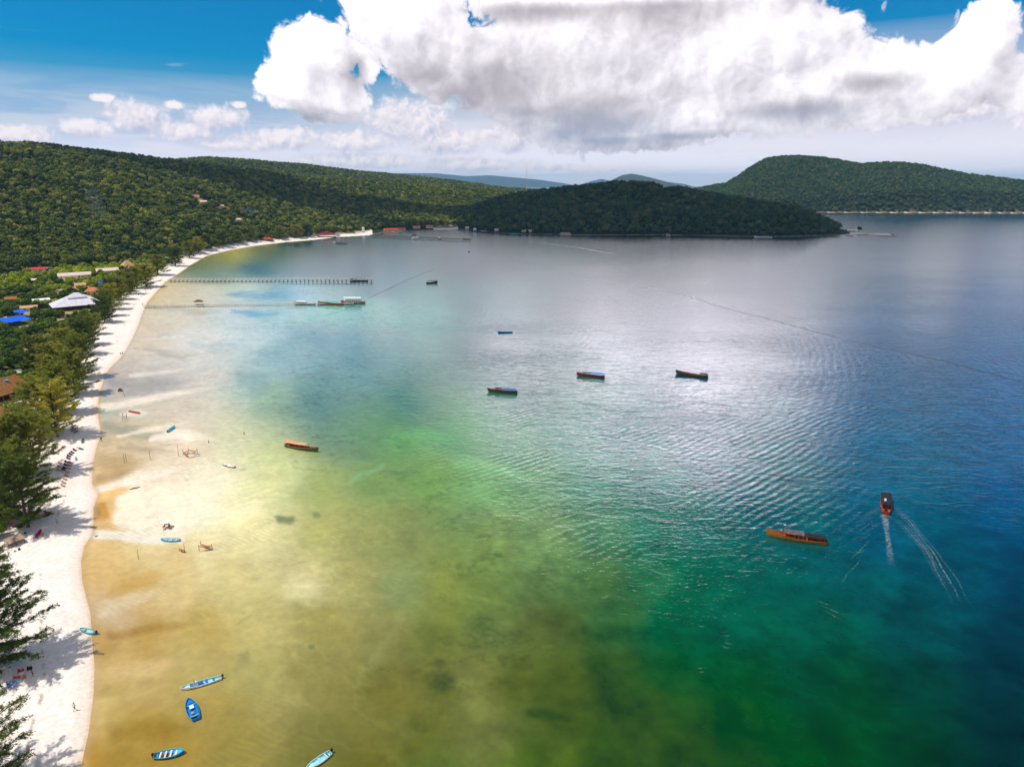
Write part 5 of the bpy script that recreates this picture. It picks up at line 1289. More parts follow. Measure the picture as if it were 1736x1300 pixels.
# ------------------------------------------------------------------ jetties
RAILM = mat('white_rail', (238, 228, 222), 0.6, 0.2, var=0.05); PILE = mat('wet_piling', (72, 58, 50), 0.8, 0.2, var=0.25)
GREYD = mat('weathered_boards', (176, 158, 146), 0.85, 0.1, nscale=1.0, var=0.15)
def jetty(name, label, A, B, wdt, zd, nb, rail=True, group=None, railh=1.05, pm=None, rm=None, postw=0.16, dm=None):
    a = at(*A); b_ = at(*B); L = (b_ - a).length
    t = thing(name, label, 'jetty', ((a.x + b_.x) / 2, (a.y + b_.y) / 2, 0), math.atan2(b_.y - a.y, b_.x - a.x), group)
    m_ = MB(); m_.box((0, 0, zd - (0.12 if wdt > 2.5 else 0)), (L, wdt, 0.42 if wdt > 2.5 else 0.18)); m_.obj('deck', dm or GREYD, t)
    per = min(nb, 48)
    for i in range(nb):
        x = -L / 2 + L * (i + 0.5) / nb
        if i < 50 or True:
            for sy in (-1, 1):
                if nb * 2 > 100 and sy == 1 and i % 2: continue
                p = MB(); p.tube([(x, sy * wdt * 0.42, -1.2), (x, sy * wdt * 0.42, zd - 0.1)], 0.13 if wdt < 2.5 else 0.24, 6); p.obj('piling', pm or PILE, t)
        if rail:
            p = MB(); p.box((x, -wdt / 2 + 0.06, zd + 0.09 + railh / 2), (postw, postw, railh)); p.obj('rail_post', rm or RAILM, t)
    if rail:
        for sy in (-1, 1):
            r = MB(); r.box((0, sy * (wdt / 2 - 0.06), zd + 0.09 + railh * 0.98), (L, 0.07, 0.07)); r.obj('handrail', rm or RAILM, t)
    return t, a, b_, L
jetty('jetty', 'longer far jetty on dark pilings with bright white rail posts', (286, 478.5), (633, 478), 3.0, 2.3, 49, railh=1.6, postw=0.75)
jetty('jetty', 'nearer thin pale jetty running out to three boats', (243, 522), (502, 518), 2.2, 1.5, 50, railh=0.95, postw=0.14, pm=RAILM)
jetty('jetty', 'low pontoon between the three boats at the end of the near jetty', (500, 517.5), (600, 516.5), 3.0, 1.2, 14, rail=False)
jetty('jetty', 'long dark jetty slanting out from the end of the beach', (628, 401.5), (798, 409), 4.5, 3.0, 34, railh=1.3, dm=DTIMB, rm=DTIMB, postw=0.3)
jetty('quay', 'short dark quay at the foot of the headland', (795, 391), (842, 396), 6, 3.0, 12, railh=1.2, dm=DTIMB, rm=DTIMB, postw=0.3)
# huts and shelters standing over the water
def hut(name, label, px, py, w, d, zf, hw, hr, roofm, postm, group=None, wall=None):
    p = at(px, py); t = thing(name, label, 'hut', p, 0.03, group)
    m_ = MB(); m_.box((0, 0, zf), (w, d, 0.15)); m_.obj('floor', GREYD, t)
    for sx in (-1, 1):
        for sy in (-1, 1):
            q_ = MB(); q_.box((sx * w * 0.42, sy * d * 0.42, (zf + hw) / 2 - 0.5), (0.2, 0.2, zf + hw + 1.0)); q_.obj('post', postm, t)
    r_ = MB(); hip_roof(r_, w, d, zf + hw, hr, 0.45, 0.5); r_.obj('roof', roofm, t)
    if wall:
        q_ = MB(); q_.box((0, 0, zf + hw / 2), (w * 0.8, d * 0.8, hw * 0.96)); q_.obj('wall', wall, t)
    return t
hut('pier_hut', 'brown roofed shelter on white posts over the near jetty', 337.5, 520.5, 6.2, 4.2, 1.7, 3.0, 1.5, mat('brown_roof', (120, 66, 48), 0.8, 0.1), WHITE_P)
hut('pier_hut', 'little thatched hut midway along the furthest jetty', 702, 404, 7, 5, 3.2, 3, 2.2, DTIMB, DTIMB, wall=WALL)
hut('pier_hut', 'little pale hut at the village quay', 805, 393, 7, 6, 3.2, 3, 2, METAL, WHITE_P, wall=WHITE_P)
# radio mast behind the headland
az_m = azel(893, 312)[0]
mx_, my_ = math.sin(az_m) * 2050, math.cos(az_m) * 2050
gz = ground_z(mx_, my_)
topz = H + 2050 * math.tan(azel(893, 288)[1])
t = thing('radio_mast', 'thin lattice radio mast rising above the woods left of the headland', 'mast', (mx_, my_, gz))
hh_ = topz - gz; m_ = MB(); s3 = [(0.9 * math.cos(a), 0.9 * math.sin(a)) for a in (0.5, 2.6, 4.7)]
for (x, y) in s3: m_.tube([(x, y, -1), (x * 0.4, y * 0.4, hh_)], [0.22, 0.12], 5)
for k in range(24):
    f0 = k / 24; f1 = (k + 1) / 24
    for i in range(3):
        a_ = s3[i]; b2 = s3[(i + 1) % 3]; k0 = 1 - 0.6 * f0; k1 = 1 - 0.6 * f1
        m_.tube([(a_[0] * k0, a_[1] * k0, hh_ * f0), (b2[0] * k1, b2[1] * k1, hh_ * f1)], 0.07, 4, cap=False)
m_.obj('lattice', mat('mast_paint', (210, 190, 190), 0.5, 0.3), t)
m_ = MB()
for k, z_ in enumerate((0.86, 0.74)): m_.tube([(0.6, -0.9, hh_ * z_), (0.6, -1.4, hh_ * z_)], 0.7, 10)
m_.obj('dish', WHITE_P, t)

# ------------------------------------------------------------------ hammocks, swings, poles in the shallows
POLE = mat('driftwood', (120, 82, 58), 0.85, 0.1, nscale=3, var=0.2); ROPE = mat('rope_net', (176, 104, 62), 0.9, 0.1, nscale=4, var=0.2)
def pole(label, px, py, top, group='poles standing in the shallows', lean=0.0, cat='pole'):
    p = at(px, py); d = ray(px, top); r = math.hypot(p.x, p.y); h_ = H + d.z / math.hypot(d.x, d.y) * r
    t = thing('mooring_pole', label, cat, p, 0, group)
    m_ = MB(); m_.tube([(0, 0, -1.0), (lean * 0.5, 0, h_ * 0.5), (lean, 0.05, h_)], [0.07, 0.06, 0.04], 6); m_.obj('stake', POLE, t)
    m_ = MB(); m_.tube([(lean * 0.12 - 0.02, 0, h_ * 0.12), (lean * 0.12 + 0.02, 0, h_ * 0.12 + 0.14)], 0.085, 7); m_.obj('rope_binding', ROPE, t)
    return t
pole('lone thin pole standing in the golden shallows below the sandbar', 235, 948, 931)
pole('thin pole beside the small dark hammock right of the golden shallows', 313.5, 936, 920)
pole('tall pole beside the brown rock near the tide stream', 211, 673, 655)
pole('left pole of the close pair in the brown shallows', 211, 785, 767, lean=0.1)
pole('right pole of the close pair in the brown shallows', 214.5, 783, 765)
pole('single pole between the close pair and the hammock frame', 255, 779, 761)
pole('tall pole left of the hammock frame', 303, 773, 753)
def hammock(name, label, pts, ropes, cat='hammock', hts=1.9, group=None, cross=()):
    """posts at the given places; sagging nets slung between pairs of them"""
    P0 = [at(*p) for p in pts]; c = sum(P0, Vector()) / len(P0)
    t = thing(name, label, cat, c, 0, group)
    Q_ = [p - c for p in P0]
    for q_ in Q_:
        m_ = MB(); m_.tube([(q_.x, q_.y, -0.8), (q_.x, q_.y, hts)], 0.07, 6); m_.obj('post', POLE, t)
    for (i, j, z0, sag) in ropes:
        a, b_ = Q_[i], Q_[j]; n = 11; side = Vector((-(b_ - a).y, (b_ - a).x, 0)).normalized()
        rows = [[], []]
        for k in range(n):
            s_ = k / (n - 1); w_ = 0.34 * math.sin(math.pi * s_) + 0.05; p = a.lerp(b_, s_); zz = z0 - sag * 4 * s_ * (1 - s_)
            rows[0].append((p.x + side.x * w_, p.y + side.y * w_, zz)); rows[1].append((p.x - side.x * w_, p.y - side.y * w_, zz))
        m_ = MB(); m_.loft(rows); m_.loft([[(x, y, z_ - 0.04) for x, y, z_ in r] for r in rows[::-1]]); m_.obj('net', ROPE, t)
    for (i, j, z0) in cross:
        m_ = MB(); m_.tube([(Q_[i].x, Q_[i].y, z0), (Q_[j].x, Q_[j].y, z0)], 0.055, 6); m_.obj('crossbar', POLE, t)
    return t
hammock('hammock', 'two hammocks one above the other between two posts in the yellow shallows', [(338, 934), (341, 927), (360, 932)], [(0, 2, 1.6, 0.35), (1, 2, 1.0, 0.3)], hts=1.9)
hammock('swing_frame', 'wooden swing frame standing in the pool beside the orange boat', [(208, 714), (209, 708), (215.5, 713), (215, 707)], [], 'swing', 2.3, cross=[(0, 2, 2.2), (1, 3, 2.2), (0, 1, 2.2), (2, 3, 2.2), (0, 2, 1.0), (1, 3, 0.5)])
hammock('hammock_group', 'cluster of sagging hammocks on posts above the white canoe', [(311, 771), (319, 776), (320, 768), (335, 770)], [(0, 1, 1.3, 0.35), (1, 3, 1.7, 0.5), (2, 3, 1.5, 0.4), (0, 2, 1.1, 0.3)], hts=2.4)
hammock('hammock', 'small dark hammock slung low beside the thin pole', [(304, 934), (313.2, 937)], [(0, 1, 0.8, 0.15)], hts=0.9)
hammock('hammock_group', 'ring of orange hammocks in the dry bar under a pale round shade', [(277, 899), (280, 893), (287, 892), (288, 898)], [(0, 1, 1.0, 0.3), (1, 2, 1.1, 0.3), (2, 3, 1.0, 0.3)], hts=1.3)
# pale round shade above that ring
def umbrella(label, p, r, h, m, group='beach umbrellas'):
    t = thing('beach_umbrella', label, 'umbrella', p, 0, group)
    q_ = MB(); q_.tube([(0, 0, -0.3), (0, 0, h)], 0.035, 6); q_.obj('pole', WHITE_P, t)
    n = 10; q_ = MB()
    q_.loft([[(r * math.cos(6.2832 * k / n), r * math.sin(6.2832 * k / n), h - r * 0.32) for k in range(n)], [(0.55 * r * math.cos(6.2832 * k / n), 0.55 * r * math.sin(6.2832 * k / n), h - 0.1 * r) for k in range(n)],
             [(0.03 * math.cos(6.2832 * k / n), 0.03 * math.sin(6.2832 * k / n), h + 0.04) for k in range(n)]], close=True, capb=True)
    q_.loft([[(r * math.cos(6.2832 * k / n), r * math.sin(6.2832 * k / n), h - r * 0.32) for k in range(n)][::-1], [(0.03 * math.cos(6.2832 * k / n), 0.03 * math.sin(6.2832 * k / n), h - 0.04) for k in range(n)][::-1]], close=True)
    q_.obj('umbrella_canopy', m, t); return t
umbrella('pale round shade over the ring of orange hammocks', at(283, 894), 1.25, 2.3, WHITE_P)

# log lying in the shallows, rocks
def log(label, a, b_, r, m=DTIMB):
    A = at(*a); B_ = at(*b_); c = (A + B_) / 2
    o = MB(); d = (B_ - A) / 2; n = 7
    o.tube([(-d.x, -d.y, 0.0), (-d.x * 0.4, -d.y * 0.4 + 0.1, 0.18), (d.x * 0.3, d.y * 0.3, 0.12), (d.x, d.y, 0.22)], [r, r * 1.2, r, r * 0.5], n)
    ob = o.obj('driftwood_log', m); ob.location = c; return tag(ob, label, 'log', 'driftwood on the flats')
log('dark driftwood log lying at the upper edge of the dry bar', (220, 830), (238, 826), 0.16)
log('short brown stick on the sand where the golden shallows begin', (161, 910), (167, 908), 0.09)
log('stick of driftwood at the foot of the small dark hammock', (152, 896), (160, 892), 0.09)
def rock(name, label, px, py, sx, sy, sz, seed, m, group=None, z=0.0, cat='rock'):
    mb = MB(); n = 10; rng = random.Random(seed); rings = []
    for i in range(6):
        ph = math.pi * 0.5 * i / 5; rr_ = math.cos(ph)
        rings.append([(sx * rr_ * math.cos(6.2832 * k / n) * rng.uniform(0.8, 1.15), sy * rr_ * math.sin(6.2832 * k / n) * rng.uniform(0.8, 1.15), -0.3 + (sz + 0.3) * math.sin(ph) * rng.uniform(0.9, 1.05)) for k in range(n)])
    mb.loft(rings, close=True, capb=True); o = mb.obj(name, m); o.location = at(px, py, z) if z == 0 else on_land(px, py); return tag(o, label, cat, group)
ROCK = mat('brown_rock', (104, 78, 62), 0.9, 0.2, nscale=1.2, var=0.3, bump=0.6); ROCKP = mat('pale_rock', (176, 146, 118), 0.9, 0.2, nscale=0.4, var=0.25, bump=0.6)
rock('boulder', 'brown boulder standing in the grey shallows near the tide stream', 204, 663, 1.3, 0.9, 1.5, 3, ROCK)
rock('rock_shelf', 'flat pale rock islet off the end of the headland', 1505, 401, 22, 9, 1.6, 4, ROCKP)
for i, (x, y, a, lab) in enumerate([(1468, 398.5, 10, 'low rocks between the lone flat topped tree and the islet'), (1440, 400, 9, 'pale rocks at the waterline below the white roofed house on the point'), (1412, 402, 11, 'brown rocks at the waterline where the wooded headland ends')]):
    rock('rock_shelf', lab, x, y, a, 6, 1.8, 9 + i, ROCKP if i != 2 else ROCK)

# ------------------------------------------------------------------ beach furniture
PURP = mat('purple_cushion', (74, 40, 104), 0.85, 0.1); MAG = mat('magenta_cushion', (178, 30, 112), 0.85, 0.1); SLATE = mat('slate_cushion', (88, 110, 112), 0.85, 0.1); SKYC = mat('sky_blue_cushion', (110, 180, 226), 0.85, 0.1)
REDP = mat('red_plastic', (216, 44, 36), 0.45, 0.4); BLUEP = mat('blue_plastic', (26, 96, 190), 0.45, 0.4); LBP = mat('pale_blue_plastic', (110, 170, 230), 0.45, 0.4); MAROON = mat('maroon_cushion', (112, 44, 48), 0.85, 0.1)
def make_lounger(m, fm=DTIMB):
    t = thing('sun_lounger', 'x', 'sun lounger')
    q_ = MB()
    for sy in (-1, 1): q_.box((0, sy * 0.30, 0.28), (1.9, 0.06, 0.07))
    for x in (-0.8, -0.2, 0.4, 0.9): q_.box((x, 0, 0.28), (0.06, 0.6, 0.05))
    q_.obj('frame', fm, t)
    for x in (-0.85, 0.75):
        for sy in (-1, 1):
            l_ = MB(); l_.box((x, sy * 0.28, 0.12), (0.06, 0.06, 0.28)); l_.obj('leg', fm, t)
    c_ = MB(); c_.box((-0.28, 0, 0.37), (1.3, 0.62, 0.10)); c_.obj('mattress', m, t)
    c_ = MB(); c_.add([(0.36, -0.31, 0.33), (0.36, 0.31, 0.33), (0.92, 0.31, 0.80), (0.92, -0.31, 0.80), (0.42, -0.31, 0.24), (0.42, 0.31, 0.24), (0.98, 0.31, 0.71), (0.98, -0.31, 0.71)],
                       [(3, 2, 1, 0), (4, 5, 6, 7), (0, 1, 5, 4), (1, 2, 6, 5), (2, 3, 7, 6), (3, 0, 4, 7)]); c_.obj('backrest', m, t)
    return t
def place(proto, used, p, rz, label, group, cat=None):
    o = proto if not used else copy_tree(proto)
    o.location = p; o.rotation_euler = (0, 0, rz); o['label'] = label; o['group'] = group
    if cat: o['category'] = cat
    return o
GL = 'sun loungers on the sand'
LP_ = {k: make_lounger(m) for k, m in (('p', PURP), ('m', MAG), ('s', SLATE), ('w', WHITE_P), ('b', SKYC), ('t', TAN), ('r', MAROON))}
used = set()
def lounger(k, px, py, rz, label):
    p = on_land(px, py); place(LP_[k], k in used, p, R_(rz), label, GL); used.add(k)
line1 = [(127, 764), (123, 768), (120, 771), (117, 774), (116, 778), (113, 784), (112, 789), (110, 794), (108, 797)]
for i, (x, y) in enumerate(line1):
    lounger('p', x, y, 150, ('purple lounger in the slanting row, %s' % ('', '', 'third from the top', 'fourth from the top', 'in the very middle', 'fourth from the bottom', 'third from the bottom', 'second from the bottom', 'at the bottom end')[i]) if i > 1 else ('purple lounger at the top end of the slanting row' if i == 0 else 'purple lounger second from the top of the slanting row'))
for i, (x, y) in enumerate([(120, 785), (118.5, 790), (117, 795), (114.5, 801), (113, 807), (110.5, 813), (108.5, 819), (107, 824)]):
    lounger('t', x, y, 150, 'bare tan lounger in the seaward row, %s' % ('nearest the purple ones', 'second from the top', 'third from the top', 'fourth from the top', 'fourth from the bottom', 'third from the bottom', 'second from the bottom', 'at the bottom end')[i])
for i, (x, y) in enumerate([(102, 786), (101, 792), (99.5, 797)]):
    lounger('t', x, y, 150, 'bare tan lounger inland of the purple row, %s of three' % ('upper', 'middle', 'lower')[i])
lounger('p', 92, 768, 140, 'purple lounger standing apart inland beside the tree'); lounger('t', 97, 769, 150, 'tan lounger right of the purple one beside the tree')
lounger('s', 140, 747, 100, 'upper slate grey lounger nearest the water'); lounger('s', 140.5, 750, 100, 'lower slate grey lounger nearest the water')
lounger('w', 134, 760, 160, 'white lounger between the slate ones and the purple row'); lounger('s', 138, 762, 160, 'grey lounger beside the white one')
lounger('b', 129, 779, 120, 'sky blue lounger seaward of the purple row')
lounger('m', 80, 873, 160, 'upper magenta lounger of the pair under the olive casuarina'); lounger('m', 80, 869.5, 165, 'magenta lounger just behind the upper one of the pair')
lounger('m', 69, 903, 120, 'upper right magenta lounger of the trio by the wooden platform'); lounger('m', 66, 906, 120, 'middle magenta lounger of the trio by the wooden platform'); lounger('m', 62.5, 910, 120, 'lower left magenta lounger of the trio by the wooden platform')
lounger('t', 72, 907, 120, 'tan lounger right of the magenta trio'); lounger('m', 24, 893, 170, 'magenta lounger in the shade beside the dark round bush')
for i, (x, y) in enumerate([(124, 723), (128, 727), (125, 731), (129, 733), (122, 728)]):
    lounger('r', x, y, 30 + i * 14, 'maroon lounger of the cluster under the dark casuarina, %s one' % ('topmost', 'upper right', 'middle', 'lowest', 'leftmost')[i])
lounger('p', 121, 720, 150, 'dark purple lounger above the maroon cluster')

def make_chair(m):
    t = thing('plastic_chair', 'x', 'chair')
    s_ = MB(); s_.box((0, 0, 0.43), (0.5, 0.5, 0.05)); s_.obj('seat', m, t)
    s_ = MB(); s_.box((-0.24, 0, 0.68), (0.05, 0.48, 0.5)); s_.obj('backrest', m, t)
    for x in (-0.21, 0.21):
        for y in (-0.21, 0.21):
            l_ = MB(); l_.box((x, y, 0.2), (0.05, 0.05, 0.42)); l_.obj('leg', m, t)
    for y in (-0.25, 0.25):
        l_ = MB(); l_.box((0, y, 0.64), (0.45, 0.05, 0.05)); l_.obj('armrest', m, t)
    return t
ch = {k: make_chair(m) for k, m in (('r', REDP), ('b', BLUEP), ('l', LBP), ('d', DARKB))}
def table(label, px, py, m, s=0.8, group='tables on the sand'):
    p = on_land(px, py); t = thing('small_table', label, 'table', p, 0.3, group)
    q_ = MB(); q_.box((0, 0, 0.72), (s, s, 0.05)); q_.obj('tabletop', m, t)
    for x in (-1, 1):
        for y in (-1, 1):
            q_ = MB(); q_.box((x * s * 0.42, y * s * 0.42, 0.34), (0.05, 0.05, 0.72)); q_.obj('leg', m, t)
for i, (x, y, k, rz, lab) in enumerate([(33, 1141, 'r', -60, 'upper left red chair at the white table'), (38, 1139, 'r', -120, 'upper right red chair at the white table'), (42, 1150, 'r', 140, 'lower right red chair at the white table'), (26, 1151, 'r', 30, 'leftmost red chair at the white table'),
    (33, 1150, 'r', 80, 'lower middle red chair at the white table'), (15, 1162, 'b', 20, 'deep blue chair of the blue group'), (17, 1167, 'b', 60, 'lower deep blue chair of the blue group'), (27, 1158, 'l', 190, 'upper pale blue chair beside the deep blue ones'), (25, 1163, 'l', 150, 'lower pale blue chair beside the deep blue ones'), (3, 1166, 'd', 0, 'dark brown chair at the left edge beside the blue chairs')]):
    p = on_land(x, y); place(ch[k], k in used and ('c' + k) in used, p, R_(rz), lab, 'plastic chairs on the sand'); used.add('c' + k); used.add(k)
table('white table between the red chairs', 37, 1146, WHITE_P); table('pale blue table between the blue chairs', 21, 1160, LBP)
umbrella('teal umbrella in the shade under the left casuarina', on_land(24, 1124), 1.3, 2.2, mat('teal_umbrella', (30, 110, 112), 0.8, 0.1))
umbrella('folded teal umbrella left of the red chairs', on_land(20, 1145), 0.25, 2.2, mat('teal_umbrella', (30, 110, 112)))
# wooden platform, stump
p = on_land(25, 922); t = thing('wooden_platform', 'weathered wooden platform with a thatched lean-to at the left edge', 'platform', p, R_(58))
q_ = MB(); q_.box((0, 0, 0.5), (4.6, 2.8, 0.12)); q_.obj('deck', GREYD, t)
for x in (-2.1, 0, 2.1):
    for y in (-1.2, 1.2):
        q_ = MB(); q_.box((x, y, 0.1), (0.15, 0.15, 0.9)); q_.obj('leg', DTIMB, t)
q_ = MB(); roof_slab(q_, (-2.2, -1.5, 1.3), (2.2, -1.5, 1.3), (2.2, 0.9, 2.3), (-2.2, 0.9, 2.3)); q_.obj('roof', mat('grey_thatch', (176, 150, 132), 0.95, 0.05, nscale=4, var=0.25, bump=0.5), t)
for x in (-2, 2):
    for y, h_ in ((-1.2, 1.4), (0.8, 2.2)):
        q_ = MB(); q_.box((x, y, 0.55 + (h_ - 0.5) / 2), (0.1, 0.1, h_ - 0.4)); q_.obj('post', DTIMB, t)
rock('dark_stump', 'dark stump on the sand right of the wooden platform', 33, 932, 0.4, 0.35, 0.8, 8, DTIMB, z=1, cat='stump')
rock('dark_stump', 'black bag on the sand above the wooden platform', 43, 904, 0.5, 0.35, 0.5, 12, MOTOR, z=1, cat='bag')
rock('dark_stump', 'brown stump under the last boughs beside the standing man', 48, 1135, 0.35, 0.35, 0.9, 13, DTIMB, z=1, cat='stump')

# ------------------------------------------------------------------ people
SKIN = mat('skin', (176, 116, 86), 0.6, 0.3); HAIR = mat('dark_hair', (32, 24, 20), 0.7, 0.2)
def limb(bm_pts, rad): return bm_pts, rad
def body_mesh(pose, name='body'):
    """one continuous figure grown over a skeleton with the skin modifier"""
    J = {'pelvis': (0, 0, 0.95), 'belly': (0.01, 0, 1.10), 'chest': (0.02, 0, 1.32), 'neck': (0.02, 0, 1.48), 'head0': (0.035, 0, 1.57), 'head': (0.04, 0, 1.66)}
    Rr = {'pelvis': 0.135, 'belly': 0.12, 'chest': 0.145, 'neck': 0.055, 'head0': 0.075, 'head': 0.095}
    E = [('pelvis', 'belly'), ('belly', 'chest'), ('chest', 'neck'), ('neck', 'head0'), ('head0', 'head')]
    for s_, sg in (('l', 1), ('r', -1)):
        ph = pose.get('leg_' + s_, 0.0); ar = pose.get('arm_' + s_, 0.0); bend = pose.get('bend_' + s_, 0.15)
        hip = (0, sg * 0.10, 0.90); kn = (math.sin(ph) * 0.43, sg * 0.11, 0.90 - math.cos(ph) * 0.43)
        an = (kn[0] + math.sin(ph - bend) * 0.42, sg * 0.11, kn[2] - math.cos(ph - bend) * 0.42); toe = (an[0] + 0.16, sg * 0.13, max(an[2] - 0.03, 0.02))
        sh = (0.01, sg * 0.19, 1.40); el_ = (sh[0] + math.sin(ar) * 0.28, sg * (0.23 + pose.get('out', 0.0)), 1.40 - math.cos(ar) * 0.28); wr_ = (el_[0] + math.sin(ar + 0.4) * 0.25, sg * 0.24, el_[2] - math.cos(ar + 0.4) * 0.25)
        ha = (wr_[0] + math.sin(ar + 0.4) * 0.09, sg * 0.235, wr_[2] - math.cos(ar + 0.4) * 0.09)
        for nm, v_, r_ in (('hip', hip, 0.095), ('knee', kn, 0.06), ('ankle', an, 0.042), ('toe', toe, 0.035), ('sh', sh, 0.062), ('el', el_, 0.042), ('wr', wr_, 0.03), ('ha', ha, 0.035)):
            J[nm + s_] = v_; Rr[nm + s_] = r_
        E += [('pelvis', 'hip' + s_), ('hip' + s_, 'knee' + s_), ('knee' + s_, 'ankle' + s_), ('ankle' + s_, 'toe' + s_), ('chest', 'sh' + s_), ('sh' + s_, 'el' + s_), ('el' + s_, 'wr' + s_), ('wr' + s_, 'ha' + s_)]
    names = list(J); me = bpy.data.meshes.new(name); me.from_pydata([J[k] for k in names], [(names.index(a), names.index(b_)) for a, b_ in E], [])
    o = bpy.data.objects.new(name, me); COL.objects.link(o)
    sk = o.modifiers.new('skin', 'SKIN'); sl = me.skin_vertices[0] if me.skin_vertices else None
    if not me.skin_vertices:
        import bmesh
        bm = bmesh.new(); bm.from_mesh(me); bm.verts.layers.skin.verify(); bm.to_mesh(me); bm.free()
    for i, k in enumerate(names):
        me.skin_vertices[0].data[i].radius = (Rr[k], Rr[k]); me.skin_vertices[0].data[i].use_root = (k == 'pelvis')
    o.modifiers.new('sub', 'SUBSURF').levels = 1
    dg = bpy.context.evaluated_depsgraph_get(); bm_ = bpy.data.meshes.new_from_object(o.evaluated_get(dg)); bm_.name = name
    bpy.data.objects.remove(o)
    for m_ in list(bm_.materials): pass
    bm_.materials.clear(); bm_.materials.append(SKIN)
    return bm_
POSES = {'stand': body_mesh({'leg_l': 0.05, 'leg_r': -0.03, 'arm_l': 0.1, 'arm_r': -0.05, 'bend_l': 0.05, 'bend_r': 0.05}),
         'walk': body_mesh({'leg_l': 0.38, 'leg_r': -0.28, 'arm_l': -0.35, 'arm_r': 0.4, 'bend_l': 0.15, 'bend_r': 0.35})}
def clothing(body, lo, hi, grow, m, name):
    """the part of the body surface between two heights, let out a little so that it hangs over the skin"""
    me = body.copy(); me.name = name
    import bmesh
    bm = bmesh.new(); bm.from_mesh(me); bm.normal_update()
    bad = [f for f in bm.faces if not (lo < f.calc_center_median().z < hi) or (name == 'shorts' and abs(f.calc_center_median().y) > 0.185)]
    bmesh.ops.delete(bm, geom=bad, context='FACES')
    for v_ in bm.verts: v_.co += v_.normal * grow
    bm.to_mesh(me); bm.free(); me.materials.clear(); me.materials.append(m); return me
def person(label, px, py, pose, rz, shirt, shorts, land=True, depth=0.0, s=1.0):
    p = on_land(px, py) if land else at(px, py)
    o = bpy.data.objects.new('person', POSES[pose]); COL.objects.link(o); o.location = (p.x, p.y, p.z - depth); o.rotation_euler = (0, 0, rz); o.scale = (s, s, s)
    tag(o, label, 'person', 'people on the beach and in the shallows')
    parts = [('shorts', 0.68, 1.0, 0.03, shorts)]
    if shirt: parts.append(('shirt', 0.98, 1.44, 0.028, shirt))
    for nm, lo, hi, g_, c_ in parts:
        q2 = bpy.data.objects.new(nm, clothing(POSES[pose], lo, hi, g_, mat('cloth_%d_%d_%d' % c_, c_, 0.85, 0.1), nm)); COL.objects.link(q2); q2.parent = o
    h_ = MB(); n = 8
    h_.loft([[(0.03 + r_ * math.cos(6.2832 * k / n) - 0.012, r_ * math.sin(6.2832 * k / n), z_) for k in range(n)] for r_, z_ in ((0.098, 1.66), (0.108, 1.71), (0.085, 1.765), (0.02, 1.785))], close=True, capb=True, capa=True)
    h_.obj('hair', HAIR, o, smooth=True)
    return o
person('person in a white shirt and dark shorts walking along the empty sand', 127, 1204, 'walk', 1.2, (240, 240, 240), (60, 44, 40), s=1.05)
person('person in dark clothes standing under the tree tips, upper one of two', 54, 1139, 'stand', 2.0, (40, 40, 44), (30, 30, 34))
person('bare chested person in dark shorts, lower one of two by the red chairs', 56, 1146, 'stand', 1.0, None, (34, 30, 30))
person('left person of the pair strolling at the foot of the white beach', 205, 602, 'walk', 1.7, (70, 60, 60), (40, 40, 46))
person('right person of the pair strolling at the foot of the white beach', 208, 601, 'walk', 1.7, (40, 44, 60), (30, 30, 36))
person('person standing at the waterline level with the slate grey loungers', 172, 748, 'stand', 2.4, (90, 90, 96), (50, 50, 60), land=True)
person('person standing knee deep right of the tall poles', 354, 751, 'stand', 1.0, None, (60, 40, 40), land=False, depth=0.35)
person('person in a pale orange top wading furthest out', 414, 737, 'stand', 2.0, (222, 170, 110), (220, 190, 150), land=False, depth=0.45)
person('person walking on the beach between the two jetties, lowest one', 235, 501, 'walk', 1.5, (60, 60, 70), (40, 40, 44), s=1.15)
person('person walking on the beach between the two jetties, middle one', 247, 496, 'stand', 1.0, (50, 70, 80), (40, 40, 44), s=1.15)
person('person beside the big dark casuarina, left of a pair', 250, 488, 'stand', 1.0, (120, 60, 60), (40, 40, 44), s=1.15)
person('person beside the big dark casuarina, right of a pair', 254, 487.5, 'stand', 2.0, (60, 60, 64), (40, 40, 44), s=1.15)
person('person on the white sand above the far jetty, left of two', 266, 468, 'walk', 1.0, (60, 60, 64), (40, 40, 44), s=1.2)
person('person on the white sand above the far jetty, right of two', 273, 468.5, 'walk', 2.0, (60, 60, 64), (40, 40, 44), s=1.2)
person('person at the landward end of the near jetty, left of two', 242, 518, 'stand', 2.0, (60, 60, 64), (40, 40, 44), s=1.1)
person('person at the landward end of the near jetty, right of two', 251, 519, 'stand', 0.5, (60, 60, 64), (40, 40, 44), land=False, s=1.1)
# white sign post in the shallows
p = at(285, 508); t = thing('white_sign_post', 'narrow white banner post standing in the shallows between the jetties', 'sign post', p)
q_ = MB(); q_.box((0, 0, 1.6), (0.18, 0.18, 5)); q_.obj('post', WHITE_P, t)
q_ = MB(); q_.box((0.35, 0, 4.4), (0.75, 0.06, 3.4)); q_.obj('banner', WHITE_P, t)

